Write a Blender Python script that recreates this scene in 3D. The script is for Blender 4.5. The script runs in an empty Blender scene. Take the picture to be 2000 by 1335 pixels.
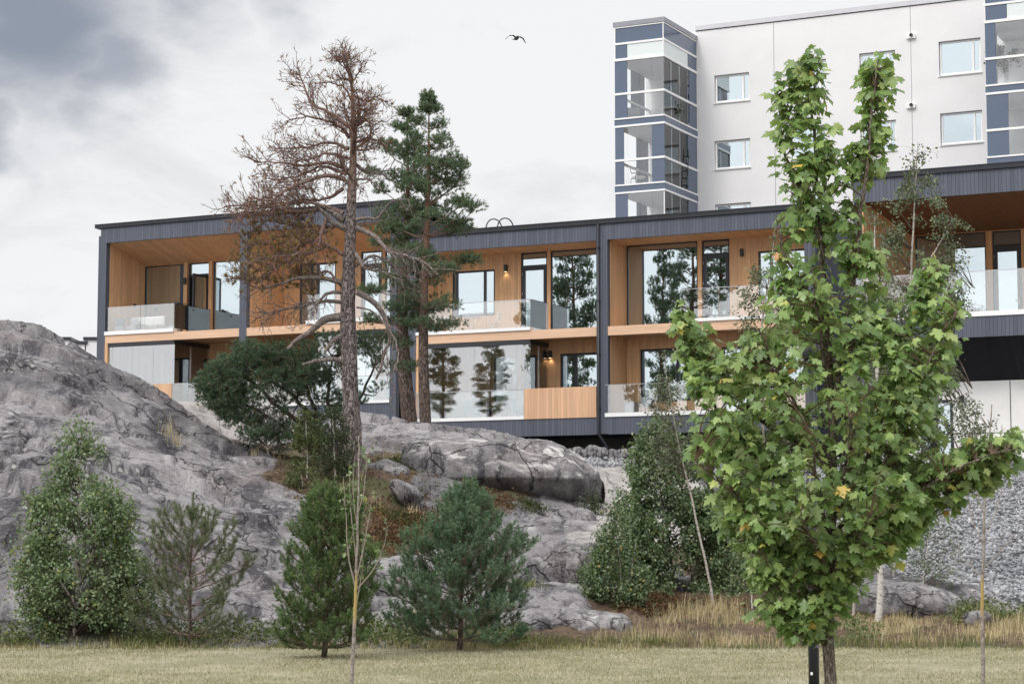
import bpy, math, random
import numpy as np
from mathutils import Vector, Matrix

# ------------------------------------------------------------------ camera, sky, sun, exposure
scene = bpy.context.scene
COL = scene.collection
PITCH = math.atan(383 / 4000.0)
cam_d = bpy.data.cameras.new("camera")
cam_d.sensor_width = 36.0
cam_d.lens = 72.0
cam_d.clip_start = 0.5
cam_d.clip_end = 3000.0
cam = bpy.data.objects.new("camera", cam_d)
COL.objects.link(cam)
cam.location = (0, 0, 1.6)
cam.rotation_euler = (math.radians(90) + PITCH, 0, 0)
scene.camera = cam

SUN_EL, SUN_AZ = math.radians(48), math.radians(222)      # azimuth clockwise from +Y: behind and to the left
SKY_DIFF = 1.0
world = bpy.data.worlds.new("World")
scene.world = world
world.use_nodes = True
wn, wl = world.node_tree.nodes, world.node_tree.links
wn.clear()


def pix_dir(px, py):
    cx, cy = (px - 1000) / 4000.0, (667.5 - py) / 4000.0
    c, s = math.cos(PITCH), math.sin(PITCH)
    return np.array((cx, c - cy * s, s + cy * c))


def build_sky():
    out = wn.new("ShaderNodeOutputWorld")
    sky = wn.new("ShaderNodeTexSky")
    sky.sky_type = 'NISHITA'
    sky.sun_disc = False
    sky.sun_elevation = SUN_EL
    sky.sun_rotation = SUN_AZ
    bg1 = wn.new("ShaderNodeBackground")
    bg1.inputs[1].default_value = 0.12
    wl.new(sky.outputs[0], bg1.inputs[0])
    geo = wn.new("ShaderNodeTexCoord")
    n1 = wn.new("ShaderNodeTexNoise")
    n1.inputs["Scale"].default_value = 7.0
    n1.inputs["Detail"].default_value = 10.0
    n1.inputs["Roughness"].default_value = 0.60
    n1.inputs["Distortion"].default_value = 0.4
    mp = wn.new("ShaderNodeMapping")
    mp.inputs["Scale"].default_value = (1, 1, 1.9)
    wl.new(geo.outputs["Generated"], mp.inputs[0])
    wl.new(mp.outputs[0], n1.inputs[0])
    rmp = wn.new("ShaderNodeValToRGB")                       # light and grey undersides of the cloud deck
    e = rmp.color_ramp.elements
    e[0].position, e[0].color = 0.32, (0.80, 0.803, 0.815, 1)
    e[1].position, e[1].color = 0.47, (0.93, 0.93, 0.935, 1)
    wl.new(n1.outputs[0], rmp.inputs[0])
    # warped direction for the rain clouds
    n2 = wn.new("ShaderNodeTexNoise")
    n2.inputs["Scale"].default_value = 14.0
    n2.inputs["Detail"].default_value = 9.0
    wl.new(mp.outputs[0], n2.inputs[0])
    sb = wn.new("ShaderNodeVectorMath"); sb.operation = 'SUBTRACT'
    sb.inputs[1].default_value = (0.5, 0.5, 0.5)
    wl.new(n2.outputs[1], sb.inputs[0])
    sc = wn.new("ShaderNodeVectorMath"); sc.operation = 'SCALE'
    sc.inputs[3].default_value = 0.085
    wl.new(sb.outputs[0], sc.inputs[0])
    ad = wn.new("ShaderNodeVectorMath"); ad.operation = 'ADD'
    wl.new(geo.outputs["Generated"], ad.inputs[0])
    wl.new(sc.outputs[0], ad.inputs[1])
    last = None
    for (px, py, r, amt) in ((20, 10, 0.068, 1.0), (170, 120, 0.034, 0.8), (-60, 270, 0.034, 0.8), (330, -75, 0.04, 0.8), (520, -95, 0.035, 0.7),
                             (-330, 100, 0.09, 0.8), (-800, -500, 0.25, 0.7), (900, -900, 0.12, 0.5)):
        d = pix_dir(px, py)
        d = d / np.linalg.norm(d)
        di = wn.new("ShaderNodeVectorMath"); di.operation = 'DISTANCE'
        di.inputs[1].default_value = tuple(d)
        wl.new(ad.outputs[0], di.inputs[0])
        mr = wn.new("ShaderNodeMapRange"); mr.interpolation_type = 'SMOOTHSTEP'
        mr.inputs[1].default_value = r * 1.25
        mr.inputs[2].default_value = r * 0.15
        mr.inputs[3].default_value = 0.0
        mr.inputs[4].default_value = amt
        wl.new(di.outputs["Value"], mr.inputs[0])
        if last is None:
            last = mr.outputs[0]
        else:
            mx = wn.new("ShaderNodeMath"); mx.operation = 'MAXIMUM'
            wl.new(last, mx.inputs[0]); wl.new(mr.outputs[0], mx.inputs[1])
            last = mx.outputs[0]
    mix = wn.new("ShaderNodeMixRGB")
    mix.inputs[2].default_value = (0.29, 0.325, 0.395, 1)
    wl.new(last, mix.inputs[0])
    wl.new(rmp.outputs[0], mix.inputs[1])
    # the cloud deck is brighter overhead and on the side of the veiled sun
    def dotramp(v, a, b, c, d):
        dt = wn.new("ShaderNodeVectorMath"); dt.operation = 'DOT_PRODUCT'
        dt.inputs[1].default_value = v
        wl.new(geo.outputs["Generated"], dt.inputs[0])
        m = wn.new("ShaderNodeMapRange"); m.interpolation_type = 'SMOOTHSTEP'
        m.inputs[1].default_value, m.inputs[2].default_value, m.inputs[3].default_value, m.inputs[4].default_value = a, b, c, d
        wl.new(dt.outputs["Value"], m.inputs[0])
        return m.outputs[0]
    g1 = dotramp((0, 0, 1), 0.34, 0.95, 1.0, 2.2)
    g2 = dotramp((math.sin(SUN_AZ), math.cos(SUN_AZ), 0), -0.1, 0.9, 1.0, 1.5)
    gm = wn.new("ShaderNodeMath"); gm.operation = 'MULTIPLY'
    wl.new(g1, gm.inputs[0]); wl.new(g2, gm.inputs[1])
    bg2 = wn.new("ShaderNodeBackground")
    gs = wn.new("ShaderNodeMath"); gs.operation = 'MULTIPLY'
    wl.new(gm.outputs[0], gs.inputs[0]); gs.inputs[1].default_value = SKY_DIFF
    wl.new(gs.outputs[0], bg2.inputs[1])
    wl.new(mix.outputs[0], bg2.inputs[0])
    ms = wn.new("ShaderNodeMixShader")
    ms.inputs[0].default_value = 0.96
    wl.new(bg1.outputs[0], ms.inputs[1])
    wl.new(bg2.outputs[0], ms.inputs[2])
    wl.new(ms.outputs[0], out.inputs[0])


build_sky()
sun_d = bpy.data.lights.new("sun", 'SUN')
sun_d.energy = 1.5
sun_d.angle = math.radians(14)
sun_d.color = (1.0, 0.97, 0.92)
sun = bpy.data.objects.new("sun", sun_d)
COL.objects.link(sun)
sv = Vector((math.sin(SUN_AZ) * math.cos(SUN_EL), math.cos(SUN_AZ) * math.cos(SUN_EL), math.sin(SUN_EL)))
sun.rotation_euler = sv.to_track_quat('Z', 'Y').to_euler()
sun.location = (-30, -30, 60)
scene.view_settings.view_transform = 'Standard'
scene.view_settings.look = 'None'
scene.view_settings.exposure = 0.0
scene.view_settings.gamma = 1.0
scene.cycles.transparent_max_bounces = 32
scene.cycles.max_bounces = 8

# ------------------------------------------------------------------ helpers
rng = np.random.default_rng(7)
random.seed(7)
UP = np.array((0, 0, 1.0))


def P(px, py, Y):
    """point of the place seen at pixel (px,py) of the 2000x1335 photograph, at distance Y"""
    r = pix_dir(px, py)
    t = Y / r[1]
    return np.array((r[0] * t, Y, 1.6 + r[2] * t))


def nrm(a):
    a = np.asarray(a, float)
    return a / (np.linalg.norm(a, axis=-1, keepdims=True) + 1e-9)


def tag(o, label=None, cat=None, group=None, kind=None):
    if label: o["label"] = label
    if cat: o["category"] = cat
    if group: o["group"] = group
    if kind: o["kind"] = kind
    return o


def empty(name, loc=(0, 0, 0), rz=0.0):
    o = bpy.data.objects.new(name, None)
    o.empty_display_size = 0.3
    o.location = tuple(float(v) for v in loc)
    o.rotation_euler = (0, 0, rz)
    COL.objects.link(o)
    return o


def np_mesh(name, V, F, mat, parent=None, smooth=False, attr=None, origin=None):
    """V (n,3); F (m,k) array or list of such arrays; attr: {name: (n,) floats}"""
    V = np.asarray(V, float)
    if origin is not None:
        V = V - np.asarray(origin, float)
    Fs = F if isinstance(F, list) else [F]
    Fs = [np.asarray(f) for f in Fs if len(f)]
    me = bpy.data.meshes.new(name)
    me.vertices.add(len(V))
    me.vertices.foreach_set("co", V.astype(np.float32).ravel())
    nl = sum(f.size for f in Fs)
    npol = sum(len(f) for f in Fs)
    me.loops.add(nl)
    me.polygons.add(npol)
    me.loops.foreach_set("vertex_index", np.concatenate([f.ravel() for f in Fs]).astype(np.int32))
    st, s0 = [], 0
    for f in Fs:
        k = f.shape[1]
        st.append(s0 + np.arange(len(f)) * k)
        s0 += f.size
    me.polygons.foreach_set("loop_start", np.concatenate(st).astype(np.int32))
    if smooth:
        me.polygons.foreach_set("use_smooth", np.ones(npol, bool))
    if attr:
        for k, a in attr.items():
            at = me.attributes.new(k, 'FLOAT', 'POINT')
            at.data.foreach_set("value", np.asarray(a, np.float32))
    me.update(calc_edges=True)
    me.validate()
    o = bpy.data.objects.new(name, me)
    if mat: me.materials.append(mat)
    COL.objects.link(o)
    if origin is not None and parent is None:
        o.location = tuple(float(v) for v in origin)
    if parent is not None:
        o.parent = parent
    return o


class MB:
    """collects boxes, prisms and tubes, then links them as ONE mesh object"""

    def __init__(self):
        self.v, self.f, self.sm = [], [], []

    def add(self, vs, fs, smooth=False):
        b = len(self.v)
        self.v += [tuple(map(float, p)) for p in vs]
        self.f += [tuple(i + b for i in f) for f in fs]
        self.sm += [smooth] * len(fs)
        return self

    def box(self, x0, x1, y0, y1, z0, z1):
        vs = [(x0, y0, z0), (x1, y0, z0), (x1, y1, z0), (x0, y1, z0), (x0, y0, z1), (x1, y0, z1), (x1, y1, z1), (x0, y1, z1)]
        return self.add(vs, [(0, 3, 2, 1), (4, 5, 6, 7), (0, 1, 5, 4), (1, 2, 6, 5), (2, 3, 7, 6), (3, 0, 4, 7)])

    def prism_x(self, prof, x0, x1):
        """profile in (y,z), counter-clockwise, extruded along x"""
        n = len(prof)
        vs = [(x0, y, z) for y, z in prof] + [(x1, y, z) for y, z in prof]
        fs = [tuple(range(n))[::-1], tuple(range(n, 2 * n))]
        fs += [(i, (i + 1) % n, n + (i + 1) % n, n + i) for i in range(n)]
        return self.add(vs, fs)

    def tube(self, pts, r, sides=8):
        pts = np.asarray(pts, float)
        rr = np.full(len(pts), r) if np.isscalar(r) else np.asarray(r, float)
        V, F = tube_np(pts, rr, sides)
        self.add(V, [tuple(f) for f in F], True)
        n = len(V)
        b = len(self.v) - n
        self.f += [tuple(b + i for i in range(sides))[::-1], tuple(b + n - sides + i for i in range(sides))]
        self.sm += [False, False]
        return self

    def lathe(self, prof, c=(0, 0, 0), sides=20):
        vs, fs = [], []
        for (r, z) in prof:
            for k in range(sides):
                a = 2 * math.pi * k / sides
                vs.append((c[0] + r * math.cos(a), c[1] + r * math.sin(a), c[2] + z))
        for i in range(len(prof) - 1):
            for k in range(sides):
                k2 = (k + 1) % sides
                fs.append((i * sides + k, i * sides + k2, (i + 1) * sides + k2, (i + 1) * sides + k))
        self.add(vs, fs, True)
        b = len(self.v) - len(vs)
        self.f += [tuple(b + i for i in range(sides))[::-1], tuple(b + len(vs) - sides + i for i in range(sides))]
        self.sm += [False, False]
        return self

    def build(self, name, mat, parent=None, off=(0, 0, 0), bevel=0.0):
        me = bpy.data.meshes.new(name)
        me.from_pydata([(p[0] - off[0], p[1] - off[1], p[2] - off[2]) for p in self.v], [], self.f)
        me.polygons.foreach_set("use_smooth", self.sm)
        if mat: me.materials.append(mat)
        me.update()
        o = bpy.data.objects.new(name, me)
        COL.objects.link(o)
        if parent is not None: o.parent = parent
        if bevel:
            m = o.modifiers.new("bevel", 'BEVEL')
            m.width = bevel
            m.segments = 2
            m.limit_method = 'ANGLE'
        return o


def tube_np(pts, rad, sides=6):
    pts = np.asarray(pts, float)
    n = len(pts)
    t = np.gradient(pts, axis=0)
    t = nrm(t)
    ref = np.array((0.31, 0.95, 0.05)) if abs(t[:, 2]).mean() > 0.6 else UP
    a = nrm(np.cross(t, ref))
    b = np.cross(t, a)
    ang = np.linspace(0, 2 * np.pi, sides, endpoint=False)
    ring = a[:, None, :] * np.cos(ang)[None, :, None] + b[:, None, :] * np.sin(ang)[None, :, None]
    V = (pts[:, None, :] + ring * np.asarray(rad)[:, None, None]).reshape(-1, 3)
    i = np.arange(n - 1)[:, None] * sides
    k = np.arange(sides)[None, :]
    k2 = (k + 1) % sides
    F = np.stack([i + k, i + k2, i + sides + k2, i + sides + k], -1).reshape(-1, 4)
    return V, F


class TB:
    """collects many tapered tubes (trunks, branches, twigs) into one numpy mesh"""

    def __init__(self):
        self.V, self.F, self.n = [], [], 0

    def add(self, pts, rad, sides=6):
        V, F = tube_np(pts, rad, sides)
        self.V.append(V); self.F.append(F + self.n); self.n += len(V)

    def build(self, name, mat, parent, origin=None):
        return np_mesh(name, np.concatenate(self.V), np.concatenate(self.F), mat, parent, True, origin=origin)


def _hash(ix, iy, iz, seed):
    h = (ix * 374761393 + iy * 668265263 + iz * 2147483647 + seed * 1274126177) & 0xffffffff
    h = ((h ^ (h >> 13)) * 1274126177) & 0xffffffff
    h = h ^ (h >> 16)
    return (h & 0xffffff) / float(0xffffff)


def vnoise(Q, seed=0):
    Q = np.asarray(Q, float)
    i = np.floor(Q).astype(np.int64)
    f = Q - i
    f = f * f * f * (f * (f * 6 - 15) + 10)
    r = 0
    for dx in (0, 1):
        for dy in (0, 1):
            for dz in (0, 1):
                w = (f[..., 0] if dx else 1 - f[..., 0]) * (f[..., 1] if dy else 1 - f[..., 1]) * (f[..., 2] if dz else 1 - f[..., 2])
                r = r + w * _hash(i[..., 0] + dx, i[..., 1] + dy, i[..., 2] + dz, seed)
    return r * 2 - 1


def fbm(Q, octv=4, seed=0, gain=0.5, lac=2.03):
    r, a = 0, 1.0
    Q = np.asarray(Q, float)
    for o in range(octv):
        r = r + a * vnoise(Q, seed + o * 17)
        Q = Q * lac + 5.3
        a *= gain
    return r


# ------------------------------------------------------------------ materials
class M_:
    pass


class NT:
    """small wrapper for writing node trees"""

    def __init__(self, name):
        self.m = bpy.data.materials.new(name)
        self.m.use_nodes = True
        self.t = self.m.node_tree
        self.t.nodes.clear()
        self.out = self.n("OutputMaterial")

    def n(self, typ, **kw):
        nd = self.t.nodes.new("ShaderNode" + typ)
        for k, v in kw.items():
            setattr(nd, k, v)
        return nd

    def l(self, a, b):
        self.t.links.new(a, b)

    def val(self, s, v):
        if isinstance(v, bpy.types.NodeSocket): self.l(v, s)
        else: s.default_value = v

    def coord(self, scale=(1, 1, 1), kind="Object"):
        tc = self.n("TexCoord")
        mp = self.n("Mapping")
        mp.inputs["Scale"].default_value = scale
        self.l(tc.outputs[kind], mp.inputs[0])
        return mp.outputs[0]

    def noise(self, vec, scale, detail=4, rough=0.55, dist=0.0):
        nd = self.n("TexNoise")
        self.l(vec, nd.inputs[0])
        nd.inputs["Scale"].default_value = scale
        nd.inputs["Detail"].default_value = detail
        nd.inputs["Roughness"].default_value = rough
        nd.inputs["Distortion"].default_value = dist
        return nd.outputs[0]

    def ramp(self, fac, *stops):
        r = self.n("ValToRGB")
        e = r.color_ramp.elements
        while len(e) < len(stops): e.new(0.5)
        for k, (p, c) in enumerate(stops):
            e[k].position = p
            e[k].color = (c, c, c, 1) if np.isscalar(c) else (*c, 1)
        self.l(fac, r.inputs[0])
        return r.outputs[0]

    def math(self, op, a, b=0.0, c=None):
        nd = self.n("Math", operation=op)
        self.val(nd.inputs[0], a); self.val(nd.inputs[1], b)
        if c is not None: self.val(nd.inputs[2], c)
        return nd.outputs[0]

    def mix(self, fac, a, b, mode='MIX'):
        nd = self.n("MixRGB", blend_type=mode)
        self.val(nd.inputs[0], fac)
        self.val(nd.inputs[1], (*a, 1) if isinstance(a, tuple) else a)
        self.val(nd.inputs[2], (*b, 1) if isinstance(b, tuple) else b)
        return nd.outputs[0]

    def bump(self, h, strength=0.3, dist=0.02, normal=None):
        nd = self.n("Bump")
        nd.inputs["Strength"].default_value = strength
        nd.inputs["Distance"].default_value = dist
        self.l(h, nd.inputs["Height"])
        if normal is not None: self.l(normal, nd.inputs["Normal"])
        return nd.outputs[0]

    def attr(self, name):
        a = self.n("Attribute", attribute_name=name)
        return a.outputs["Fac"]

    def pbr(self, col, rough=0.6, spec=0.4, metal=0.0, normal=None):
        p = self.n("BsdfPrincipled")
        self.val(p.inputs["Base Color"], (*col, 1) if isinstance(col, tuple) else col)
        self.val(p.inputs["Roughness"], rough)
        p.inputs["Specular IOR Level"].default_value = spec
        p.inputs["Metallic"].default_value = metal
        if normal is not None: self.l(normal, p.inputs["Normal"])
        return p

    def done(self, shader):
        self.l(shader.outputs[0] if hasattr(shader, "outputs") else shader, self.out.inputs[0])
        return self.m


def mat_plain(name, col, rough=0.6, spec=0.4, metal=0.0, var=0.12, scale=3.0, bump=0.0):
    t = NT(name)
    v = t.coord()
    n = t.noise(v, scale, 5)
    c = t.mix(t.ramp(n, (0.3, 0.0), (0.7, 1.0)), tuple(x * (1 - var) for x in col), tuple(min(1, x * (1 + var)) for x in col))
    nm = t.bump(t.noise(v, scale * 12, 3), bump, 0.01) if bump else None
    return t.done(t.pbr(c, rough, spec, metal, nm))


def mat_boards(name, col, width=0.13, groove=0.07, tint=0.12, grain=0.25, axis="xy", rough=0.7, knots=0.0, gdark=0.35, spec=0.25):
    """boards of a given width; the board axis runs across, the grain along the other direction"""
    t = NT(name)
    tc = t.n("TexCoord")
    sp = t.n("SeparateXYZ")
    t.l(tc.outputs["Object"], sp.inputs[0])
    if axis == "xy": across = t.math('ADD', sp.outputs[0], sp.outputs[1])
    elif axis == "y": across = sp.outputs[1]
    else: across = sp.outputs[0]
    q = t.math('DIVIDE', across, width)
    fl = t.math('FLOOR', q)
    fr = t.math('FRACT', q)
    edge = t.math('MINIMUM', fr, t.math('SUBTRACT', 1.0, fr))
    gr = t.math('LESS_THAN', edge, groove * 0.5)
    wn_ = t.n("TexWhiteNoise", noise_dimensions='1D')
    t.l(fl, wn_.inputs["W"])
    # grain stretched along the board
    mp = t.n("Mapping")
    mp.inputs["Scale"].default_value = (9, 9, 0.55) if axis == "xy" else ((0.55, 9, 9) if axis == "y" else (9, 0.55, 9))
    t.l(tc.outputs["Object"], mp.inputs[0])
    off = t.n("VectorMath", operation='ADD')
    t.l(mp.outputs[0], off.inputs[0])
    cb = t.n("CombineXYZ")
    t.l(t.math('MULTIPLY', wn_.outputs[0], 37.0), cb.inputs[2 if axis == "xy" else 0])
    t.l(cb.outputs[0], off.inputs[1])
    g = t.noise(off.outputs[0], 1.6, 6, 0.6, 0.6)
    c = t.mix(t.ramp(g, (0.32, 0.0), (0.70, 1.0)), tuple(x * (1 - grain) for x in col), tuple(min(1, x * (1 + grain)) for x in col))
    k = t.math('MULTIPLY_ADD', wn_.outputs[0], 2 * tint, 1 - tint)
    sc = t.n("VectorMath", operation='SCALE')
    t.l(c, sc.inputs[0]); t.l(k, sc.inputs[3])
    c = sc.outputs[0]
    if knots:
        vo = t.n("TexVoronoi")
        vo.inputs["Scale"].default_value = 5.2
        mp2 = t.n("Mapping"); mp2.inputs["Scale"].default_value = (1.3, 1.3, 0.75)
        t.l(tc.outputs["Object"], mp2.inputs[0]); t.l(mp2.outputs[0], vo.inputs[0])
        kn = t.ramp(vo.outputs["Distance"], (0.07, 1.0), (0.13, 0.0))
        c = t.mix(t.math('MULTIPLY', kn, knots), c, tuple(x * 0.30 for x in col))
    c = t.mix(gr, c, tuple(x * gdark for x in col))
    nm = t.bump(t.math('SUBTRACT', 1.0, gr), 0.6, 0.012)
    return t.done(t.pbr(c, rough, spec, 0, nm))


def mat_glass(name, refl, tint, gcol=(0.9, 0.96, 1.0), rough=0.0, wobble=0.0):
    t = NT(name)
    tr = t.n("BsdfTransparent"); tr.inputs[0].default_value = (*tint, 1)
    gl = t.n("BsdfGlossy"); gl.inputs[0].default_value = (*gcol, 1); gl.inputs["Roughness"].default_value = rough
    if wobble:
        nz = t.noise(t.coord((1, 1, 1)), 0.9, 2)
        t.l(t.bump(nz, wobble, 0.05), gl.inputs["Normal"])
    lw = t.n("LayerWeight"); lw.inputs[0].default_value = 0.28
    f = t.math('MULTIPLY_ADD', lw.outputs["Fresnel"], 1 - refl, refl)
    mx = t.n("MixShader")
    t.l(f, mx.inputs[0]); t.l(tr.outputs[0], mx.inputs[1]); t.l(gl.outputs[0], mx.inputs[2])
    return t.done(mx)


def mat_leaf(name, cols, trans=0.35, rough=0.45, spec=0.35, back=None):
    """leaf or needle material; colour varies from leaf to leaf, some light comes through"""
    t = NT(name)
    g = t.n("NewGeometry")
    r = t.ramp(g.outputs["Random Per Island"], *cols)
    nz = t.noise(t.coord(), 1.7, 3)
    c = t.mix(0.5, r, t.mix(1.0, r, t.ramp(nz, (0.3, 0.55), (0.7, 1.35)), 'MULTIPLY'))
    if back is not None:
        c = t.mix(t.math('MULTIPLY', g.outputs["Backfacing"], 0.6), c, back)
    p = t.pbr(c, rough, spec)
    tl = t.n("BsdfTranslucent")
    t.l(t.mix(1.0, c, (1.0, 1.15, 0.55), 'MULTIPLY'), tl.inputs[0])
    mx = t.n("MixShader"); mx.inputs[0].default_value = trans
    t.l(p.outputs[0], mx.inputs[1]); t.l(tl.outputs[0], mx.inputs[2])
    return t.done(mx)


def mat_bark(name, dark, light, scale=6.0, stretch=0.35, bump=0.8, upper=None, zsplit=(0, 1), warp=0.5, lo=0.35, hi=0.62):
    t = NT(name)
    v = t.coord((1, 1, stretch))
    vo = t.n("TexVoronoi", feature='DISTANCE_TO_EDGE')
    vo.inputs["Scale"].default_value = scale * 1.6
    nv = t.n("TexNoise"); nv.inputs["Scale"].default_value = scale * 1.2; nv.inputs["Detail"].default_value = 4
    t.l(v, nv.inputs[0])
    ad = t.n("VectorMath", operation='MULTIPLY_ADD')
    t.l(nv.outputs[1], ad.inputs[0]); ad.inputs[1].default_value = (0.22, 0.22, 0.22); t.l(v, ad.inputs[2])
    t.l(ad.outputs[0], vo.inputs[0])
    n = t.noise(v, scale * 2.2, 6, 0.7, warp)
    h = t.math('ADD', t.math('MULTIPLY', t.ramp(vo.outputs[0], (0.0, 0.0), (0.25, 1.0)), 0.5), t.math('MULTIPLY', n, 0.6))
    c = t.mix(t.ramp(h, (lo, 0.0), (hi, 1.0)), dark, light)
    if upper is not None:
        sp = t.n("SeparateXYZ"); tc = t.n("TexCoord")
        t.l(tc.outputs["Object"], sp.inputs[0])
        nz = t.math('MULTIPLY_ADD', t.noise(t.coord(), 1.2, 3), 2.0, -1.0)
        zz = t.math('ADD', sp.outputs[2], nz)
        mr = t.n("MapRange"); mr.inputs[1].default_value = zsplit[0]; mr.inputs[2].default_value = zsplit[1]
        t.l(zz, mr.inputs[0])
        c = t.mix(mr.outputs[0], c, t.mix(t.ramp(n, (0.35, 0.0), (0.65, 1.0)), tuple(x * 0.65 for x in upper), upper))
    return t.done(t.pbr(c, 0.9, 0.15, 0, t.bump(h, bump, 0.03)))


M_.wood = mat_boards("spruce_panel_wood", (0.625, 0.385, 0.215), 0.16, 0.02, 0.10, 0.16, "xy", 0.6, 0.35, 0.7)
M_.wood_back = M_.wood
M_.soffit = mat_boards("spruce_soffit_wood", (0.625, 0.385, 0.215), 0.30, 0.015, 0.08, 0.16, "x", 0.6, 0.0, 0.7)
M_.beam = mat_boards("pale_beam_wood", (0.66, 0.44, 0.30), 1.6, 0.0, 0.06, 0.10, "y", 0.6, 0.0)
M_.parapet = mat_boards("pale_cladding_wood", (0.64, 0.40, 0.25), 0.125, 0.06, 0.10, 0.10, "xy", 0.65, 0.25, 0.55)
M_.clad = mat_boards("grey_painted_cladding", (0.098, 0.108, 0.138), 0.125, 0.08, 0.12, 0.10, "xy", 0.6, 0.0, 0.4)
M_.dark = mat_plain("charcoal_metal", (0.022, 0.024, 0.030), 0.45, 0.5)
M_.gutter = mat_plain("dark_grey_sheet_metal", (0.035, 0.038, 0.048), 0.35, 0.5, 0.4)
M_.frame = mat_plain("dark_grey_window_frame", (0.030, 0.034, 0.045), 0.45, 0.4)
M_.white = mat_plain("white_paint", (0.80, 0.80, 0.80), 0.5, 0.4, 0, 0.03)
M_.concrete = mat_plain("pale_concrete", (0.80, 0.785, 0.775), 0.85, 0.2, 0, 0.08, 1.2, 0.15)
M_.fond = mat_plain("dark_foundation_concrete", (0.10, 0.095, 0.09), 0.9, 0.2, 0, 0.2, 1.2, 0.2)
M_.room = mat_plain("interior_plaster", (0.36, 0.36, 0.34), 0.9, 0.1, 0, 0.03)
M_.glass = mat_glass("window_glass", 0.56, (0.62, 0.68, 0.66), (0.86, 0.95, 1.0), 0, 0.012)
M_.rail = mat_glass("balcony_glass", 0.17, (0.95, 0.97, 0.965), (0.97, 0.98, 1.0))
M_.glazing = mat_glass("balcony_glazing", 0.26, (0.95, 0.96, 0.955), (0.95, 0.97, 1.0))
M_.tower_glass = mat_glass("tower_balcony_glass", 0.055, (0.965, 0.975, 0.975), (0.97, 0.98, 1.0))
M_.steel = mat_plain("brushed_steel", (0.55, 0.56, 0.58), 0.3, 0.5, 0.9)
M_.plaster = mat_plain("pale_grey_render", (0.72, 0.713, 0.722), 0.85, 0.2, 0, 0.03, 0.8, 0.25)
M_.blue = mat_plain("slate_blue_panel", (0.085, 0.115, 0.175), 0.12, 0.6, 0, 0.03)
M_.cap = mat_plain("lilac_grey_sheet_metal", (0.265, 0.265, 0.30), 0.4, 0.5, 0.2, 0.05)
M_.frost = mat_plain("frosted_panel_glass", (0.66, 0.71, 0.71), 0.25, 0.5, 0, 0.02)
M_.fabric_dark = mat_plain("dark_wicker", (0.045, 0.045, 0.05), 0.8, 0.2, 0, 0.3, 30)
M_.fabric_pale = mat_plain("pale_fabric", (0.62, 0.60, 0.58), 0.9, 0.1, 0, 0.08, 8)
M_.fabric_grey = mat_plain("grey_fabric", (0.32, 0.33, 0.35), 0.9, 0.1, 0, 0.08, 8)
M_.curtain = mat_plain("white_curtain_fabric", (0.72, 0.72, 0.71), 0.9, 0.1, 0, 0.03)
M_.clay = mat_plain("grey_glazed_pot", (0.25, 0.27, 0.30), 0.5, 0.4)
M_.black = mat_plain("black_plastic", (0.015, 0.015, 0.017), 0.4, 0.5)

# ------------------------------------------------------------------ ground: lawn and bedrock hill
def lawn():
    t = NT("dry_mown_grass_ground")
    v = t.coord()
    n1 = t.noise(v, 0.7, 6, 0.7)
    n2 = t.noise(v, 26, 4, 0.7)
    c = t.mix(t.ramp(n1, (0.44, 0.0), (0.56, 1.0)), (0.27, 0.25, 0.175), (0.39, 0.35, 0.27))
    c = t.mix(t.ramp(n2, (0.35, 0.0), (0.7, 1.0)), t.mix(0.55, c, (0.17, 0.175, 0.09)), c)
    m = t.done(t.pbr(c, 0.95, 0.05, 0, t.bump(n2, 0.8, 0.03)))
    nx, ny = 60, 70
    xs = np.linspace(-1, 1, nx); xs = np.sign(xs) * np.abs(xs) ** 2.5 * 600
    ys = -200 + (np.linspace(0, 1, ny) ** 1.6) * 1200
    X, Y = np.meshgrid(xs, ys)
    Z = 0.0 * Y
    V = np.stack([X, Y, Z], -1).reshape(-1, 3)
    i = (np.arange(ny - 1)[:, None] * nx + np.arange(nx - 1)[None, :])
    F = np.stack([i, i + 1, i + nx + 1, i + nx], -1).reshape(-1, 4)
    tag(np_mesh("lawn", V, F, m, smooth=True), kind="structure")


lawn()

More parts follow.
